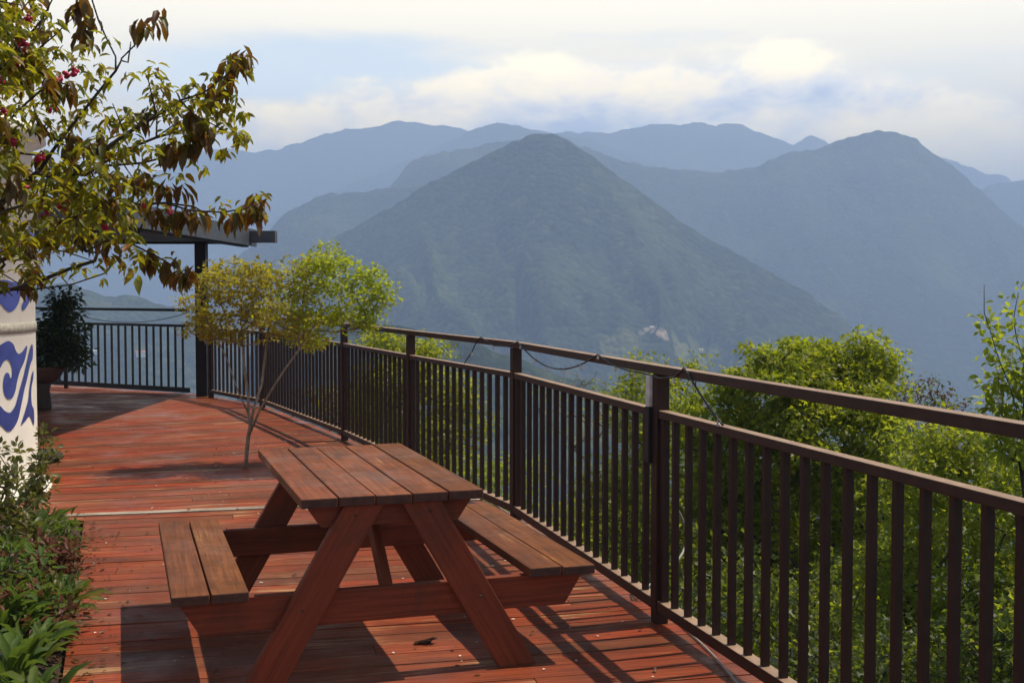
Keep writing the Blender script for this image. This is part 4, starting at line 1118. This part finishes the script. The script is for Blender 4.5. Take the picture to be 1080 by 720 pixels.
# leafy mass at the left
cl = []
while len(cl) < 300:
    x, y = R.uniform(-130, 165), R.uniform(-40, 315)
    lim = 150 - 40*abs(y-190)/120
    if y < 120: lim = min(lim, 70 - (70-y)*.1) if y > 60 else 40
    if y < 150 and x > 60 and R.random() < .6: continue
    if x > lim or (y > 285 and x > 60): continue
    if 95 < y < 128 and 45 < x < 70: continue
    cl.append(cp(x, y, R.uniform(-.45, .6)))
for x, y in ((150, 120), (160, 75 + 60), (175, 112), (140, 190), (150, 165), (165, 205), (150, 235), (130, 270), (110, 290), (75, 300), (155, 85), (120, 110), (205, 120), (225, 118), (240, 140), (215, 150), (185, 128), (110, 140), (95, 90), (165, 100)):
    cl.append(cp(x, y, R.uniform(-.15, .15)))
cl = np.array(cl)
sk.grow(cl, .10, .22, .15, .3)
skp = np.array(sk.p)
sk.p = [p-B for p in sk.p]
sk.tubes(.0028, 2.35, 6, .06).build('branch', M['darkbark'], ct)
# big drooping old leaves in bunches
bunches = [(252, 62), (246, 72), (240, 84), (258, 66), (234, 92), (220, 96), (158, 26), (152, 34), (98, 26), (96, 40), (88, 8), (82, 10), (192, 158), (202, 150), (210, 146), (220, 142), (184, 160), (176, 164), (262, 226), (270, 216), (252, 230), (240, 232), (276, 220), (190, 226), (200, 232), (178, 230), (168, 226), (210, 234), (160, 272), (170, 278), (178, 284), (187, 288), (196, 292), (30, 300), (38, 290), (190, 205), (178, 205), (150, 190)]
def whorl(cs, n, ll, tight, down, R):
    """leaves that hang in a fan from one twig end"""
    P_, D_, L_ = [], [], []
    for c in cs:
        m_ = R.integers(n-2, n+2); a0 = R.uniform(0, 6.28); out = R.uniform(.35, .8)
        for k in range(m_):
            a = a0+k*6.28/m_+R.normal()*.3
            P_.append(c+R.normal(size=3)*tight); D_.append((math.cos(a)*out, math.sin(a)*out, -down+R.normal()*.25)); L_.append(R.uniform(*ll))
    return np.array(P_), np.array(D_), np.array(L_)
bc = []
for x, y in bunches:
    for _ in range(2): bc.append(cp(x+R.uniform(-5, 5), y-6+R.uniform(-5, 5), R.uniform(-.12, .12)))
low = (HC-cl[:, 2])/cl[:, 1]*F+303                   # keep the hanging bunches above the tower band
okc = cl[(low < 262)]
bc = np.array(bc+[c for c in okc[R.choice(len(okc), 150)]])
pos, dr, Ls = whorl(bc, 6, (.045, .082), .012, 1.0, R)
leaf_obj('leaves', pos, dr, np.stack([dr[:, 0], dr[:, 1], np.full(len(dr), .5)], -1)+R.normal(size=pos.shape)*.2, Ls, Ls*.40, 'long', M['cherry_big'], ct, B)
# young leaves in small fans along all twigs
wc = [cl[i]+R.normal(size=3)*.06 for i in R.choice(np.nonzero(low < 284)[0], int(len(cl)*4.2))]
tw_ = skp[np.array(b4[2:]+b5+b6[2:]+b10+b9+b7)]
wc += [p+R.normal(size=3)*.025 for p in np.repeat(tw_, 2, axis=0)]
for x, y in ((225, 110), (238, 118), (245, 130), (250, 136), (232, 104), (215, 118), (200, 110), (172, 96), (166, 104), (140, 120)):
    for _ in range(3): wc.append(cp(x, y, R.uniform(-.1, .1))+R.normal(size=3)*.025)
pos, d, L = whorl(wc, 6, (.026, .058), .010, .35, R)
leaf_obj('leaves', pos, d, np.array([0, -.25, 1.0])+R.normal(size=pos.shape)*.35, L, L*.42, 'long', M['cherry_small'], ct, B)
for x, y in ((22, 42), (18, 48), (26, 50), (20, 38), (25, 62), (70, 80), (78, 76), (62, 84), (55, 115), (2, 85), (42, 165), (38, 168), (66, 218), (70, 216), (155, 218), (180, 222), (5, 118), (38, 285), (30, 20), (3, 130), (15, 70), (48, 95), (12, 150), (60, 110), (95, 160), (25, 200), (110, 240), (48, 225)):
    bm_ = MB(); cc_ = cp(x, y, R.uniform(-.12, -.05))
    for _ in range(7):
        q = cc_+np.clip(R.normal(size=3), -1, 1)*.0085
        bm_.ball(tuple(q-B), .0075, 6)
    bm_.build('berry_cluster', M['berry'], ct)

# ------------------------------------------------------------------ AIR: one closed box of even haze round everything
hz = MB().box((0, 0, 93), (12400, 12400, 886)).build('haze', M['black']); hz.data.materials.clear()
m, nt, ns, ln = new_mat('haze_air')
pv = N(nt, 'ShaderNodeVolumePrincipled'); pv.inputs['Color'].default_value = (.46, .635, 1.0, 1)
pv.inputs['Density'].default_value = 5.8e-4; pv.inputs['Anisotropy'].default_value = .1
oo = N(nt, 'ShaderNodeOutputMaterial'); ln.new(pv.outputs[0], oo.inputs['Volume'])
hz.data.materials.append(m); tag(hz, kind='stuff')
# ------------------------------------------------------------------ LIGHT and SKY
to_sun = Vector((.435, .15, 1.0)).normalized()
el_ = math.asin(to_sun.z); azs = math.atan2(to_sun.x, to_sun.y)
sun = bpy.data.objects.new('sun', bpy.data.lights.new('sun', 'SUN')); COL.objects.link(sun)
sun.rotation_euler = to_sun.to_track_quat('Z', 'Y').to_euler()
sun.data.energy = 5.0; sun.data.angle = math.radians(.55); sun.data.color = (1.0, .89, .72)
w = bpy.data.worlds.new('World'); SC.world = w; w.use_nodes = True
nt = w.node_tree; nt.nodes.clear(); ln = nt.links
sky = N(nt, 'ShaderNodeTexSky'); sky.sky_type = 'NISHITA'; sky.sun_disc = False
sky.sun_elevation = el_; sky.sun_rotation = azs; sky.altitude = 800
sky.air_density = 1.0; sky.dust_density = 1.0; sky.ozone_density = 1.5
gen = N(nt, 'ShaderNodeTexCoord').outputs['Generated']
sep = N(nt, 'ShaderNodeSeparateXYZ'); ln.new(gen, sep.inputs[0])
hgt = sep.outputs[2]
def sstep(x, lo, hi, inv=False):
    r = nt.nodes.new('ShaderNodeMapRange'); r.interpolation_type = 'SMOOTHSTEP'; r.clamp = True
    r.inputs['From Min'].default_value = lo; r.inputs['From Max'].default_value = hi
    if inv: r.inputs['To Min'].default_value = 1; r.inputs['To Max'].default_value = 0
    ln.new(x, r.inputs['Value']); return r.outputs[0]
def blob(px, py, rx, rz):
    """soft patch of sky round one compass direction"""
    d0 = ray(px, py).normalized()
    mp_ = N(nt, 'ShaderNodeVectorMath', operation='SUBTRACT'); ln.new(gen, mp_.inputs[0]); mp_.inputs[1].default_value = d0
    q = scaled(nt, mp_.outputs[0], (1/rx, 1/rx, 1/rz))
    l = N(nt, 'ShaderNodeVectorMath', operation='LENGTH'); ln.new(q, l.inputs[0])
    return sstep(l.outputs['Value'], 0.25, 1.0, True)
warpn = N(nt, 'ShaderNodeTexNoise'); warpn.inputs['Scale'].default_value = 7; warpn.inputs['Detail'].default_value = 4; ln.new(scaled(nt, gen, (1, 1, 2)), warpn.inputs['Vector'])
wv = N(nt, 'ShaderNodeVectorMath', operation='MULTIPLY_ADD'); ln.new(warpn.outputs['Color'], wv.inputs[0]); wv.inputs[1].default_value = (.05, .05, .03); ln.new(gen, wv.inputs[2])
gw = wv.outputs[0]
nA = noise(nt, scaled(nt, gw, (6, 6, 14)), 1.0, 8, .58)
nB = noise(nt, scaled(nt, gw, (14, 14, 26)), 1.0, 8, .6)
nC = noise(nt, scaled(nt, gw, (2.5, 2.5, 22)), 1.0, 6, .55, .4)
# cumulus bank over the ridges: its top edge is lumpy and higher towards the middle of the view
top = math_n(nt, 'ADD', .148, math_n(nt, 'MULTIPLY', blob(690, 110, .34, .2), .042))
top = math_n(nt, 'ADD', top, math_n(nt, 'MULTIPLY', math_n(nt, 'SUBTRACT', nA, .5), .085))
top = math_n(nt, 'ADD', top, math_n(nt, 'MULTIPLY', math_n(nt, 'SUBTRACT', nB, .5), .045))
cum = sstep(math_n(nt, 'SUBTRACT', top, hgt), -.008, .016)
gap = math_n(nt, 'ADD', math_n(nt, 'MULTIPLY', blob(310, 82, .24, .060), .66), math_n(nt, 'MULTIPLY', blob(1010, 70, .16, .04), .35), True)
gap = math_n(nt, 'ADD', gap, math_n(nt, 'MULTIPLY', blob(660, 44, .26, .016), .30), True)
cir = sstep(math_n(nt, 'SUBTRACT', math_n(nt, 'ADD', nC, .36), math_n(nt, 'MULTIPLY', gap, .62)), .30, .70)
cir = math_n(nt, 'MULTIPLY', cir, sstep(hgt, .26, .42, True))
mask = math_n(nt, 'MAXIMUM', cum, math_n(nt, 'MULTIPLY', cir, .92))
base_sh = math_n(nt, 'ADD', blob(610, 126, .17, .026), math_n(nt, 'MULTIPLY', blob(820, 92, .10, .022), .55), True)
sh = math_n(nt, 'SUBTRACT', math_n(nt, 'ADD', math_n(nt, 'MULTIPLY', nB, .6), math_n(nt, 'MULTIPLY', nA, .5)), math_n(nt, 'MULTIPLY', base_sh, .16))
ccol = ramp(nt, [(.36, (.30, .33, .40)), (.45, (.60, .55, .47)), (.54, (.88, .72, .44)), (.62, (1.0, .80, .42))], sh).outputs[0]
vm = N(nt, 'ShaderNodeVectorMath', operation='SCALE'); ln.new(ccol, vm.inputs[0]); vm.inputs['Scale'].default_value = 72.0
thin = N(nt, 'ShaderNodeVectorMath', operation='SCALE'); thin.inputs[0].default_value = (.72, .61, .39); thin.inputs['Scale'].default_value = 66.0
cc = mix(nt, cum, thin.outputs[0], vm.outputs[0])
skyb = mix(nt, sstep(hgt, .10, .34, True), sky.outputs[0], (43, 46, 44))     # pale milky blue low down
col = mix(nt, mask, skyb, cc)
bg = N(nt, 'ShaderNodeBackground'); ln.new(col, bg.inputs[0]); bg.inputs[1].default_value = .052
wo = N(nt, 'ShaderNodeOutputWorld'); ln.new(bg.outputs[0], wo.inputs[0])

# ------------------------------------------------------------------ render settings
SC.render.engine = 'CYCLES'
SC.view_settings.view_transform = 'Standard'; SC.view_settings.look = 'None'
SC.view_settings.exposure = 0.30; SC.view_settings.gamma = 1.0; SC.view_settings.use_curve_mapping = False
cy = SC.cycles
cy.use_denoising = True
try: cy.denoiser = 'OPENIMAGEDENOISE'
except Exception: pass
cy.max_bounces = 8; cy.diffuse_bounces = 4; cy.transmission_bounces = 6; cy.glossy_bounces = 2; cy.volume_bounces = 1
cy.sample_clamp_indirect = 6
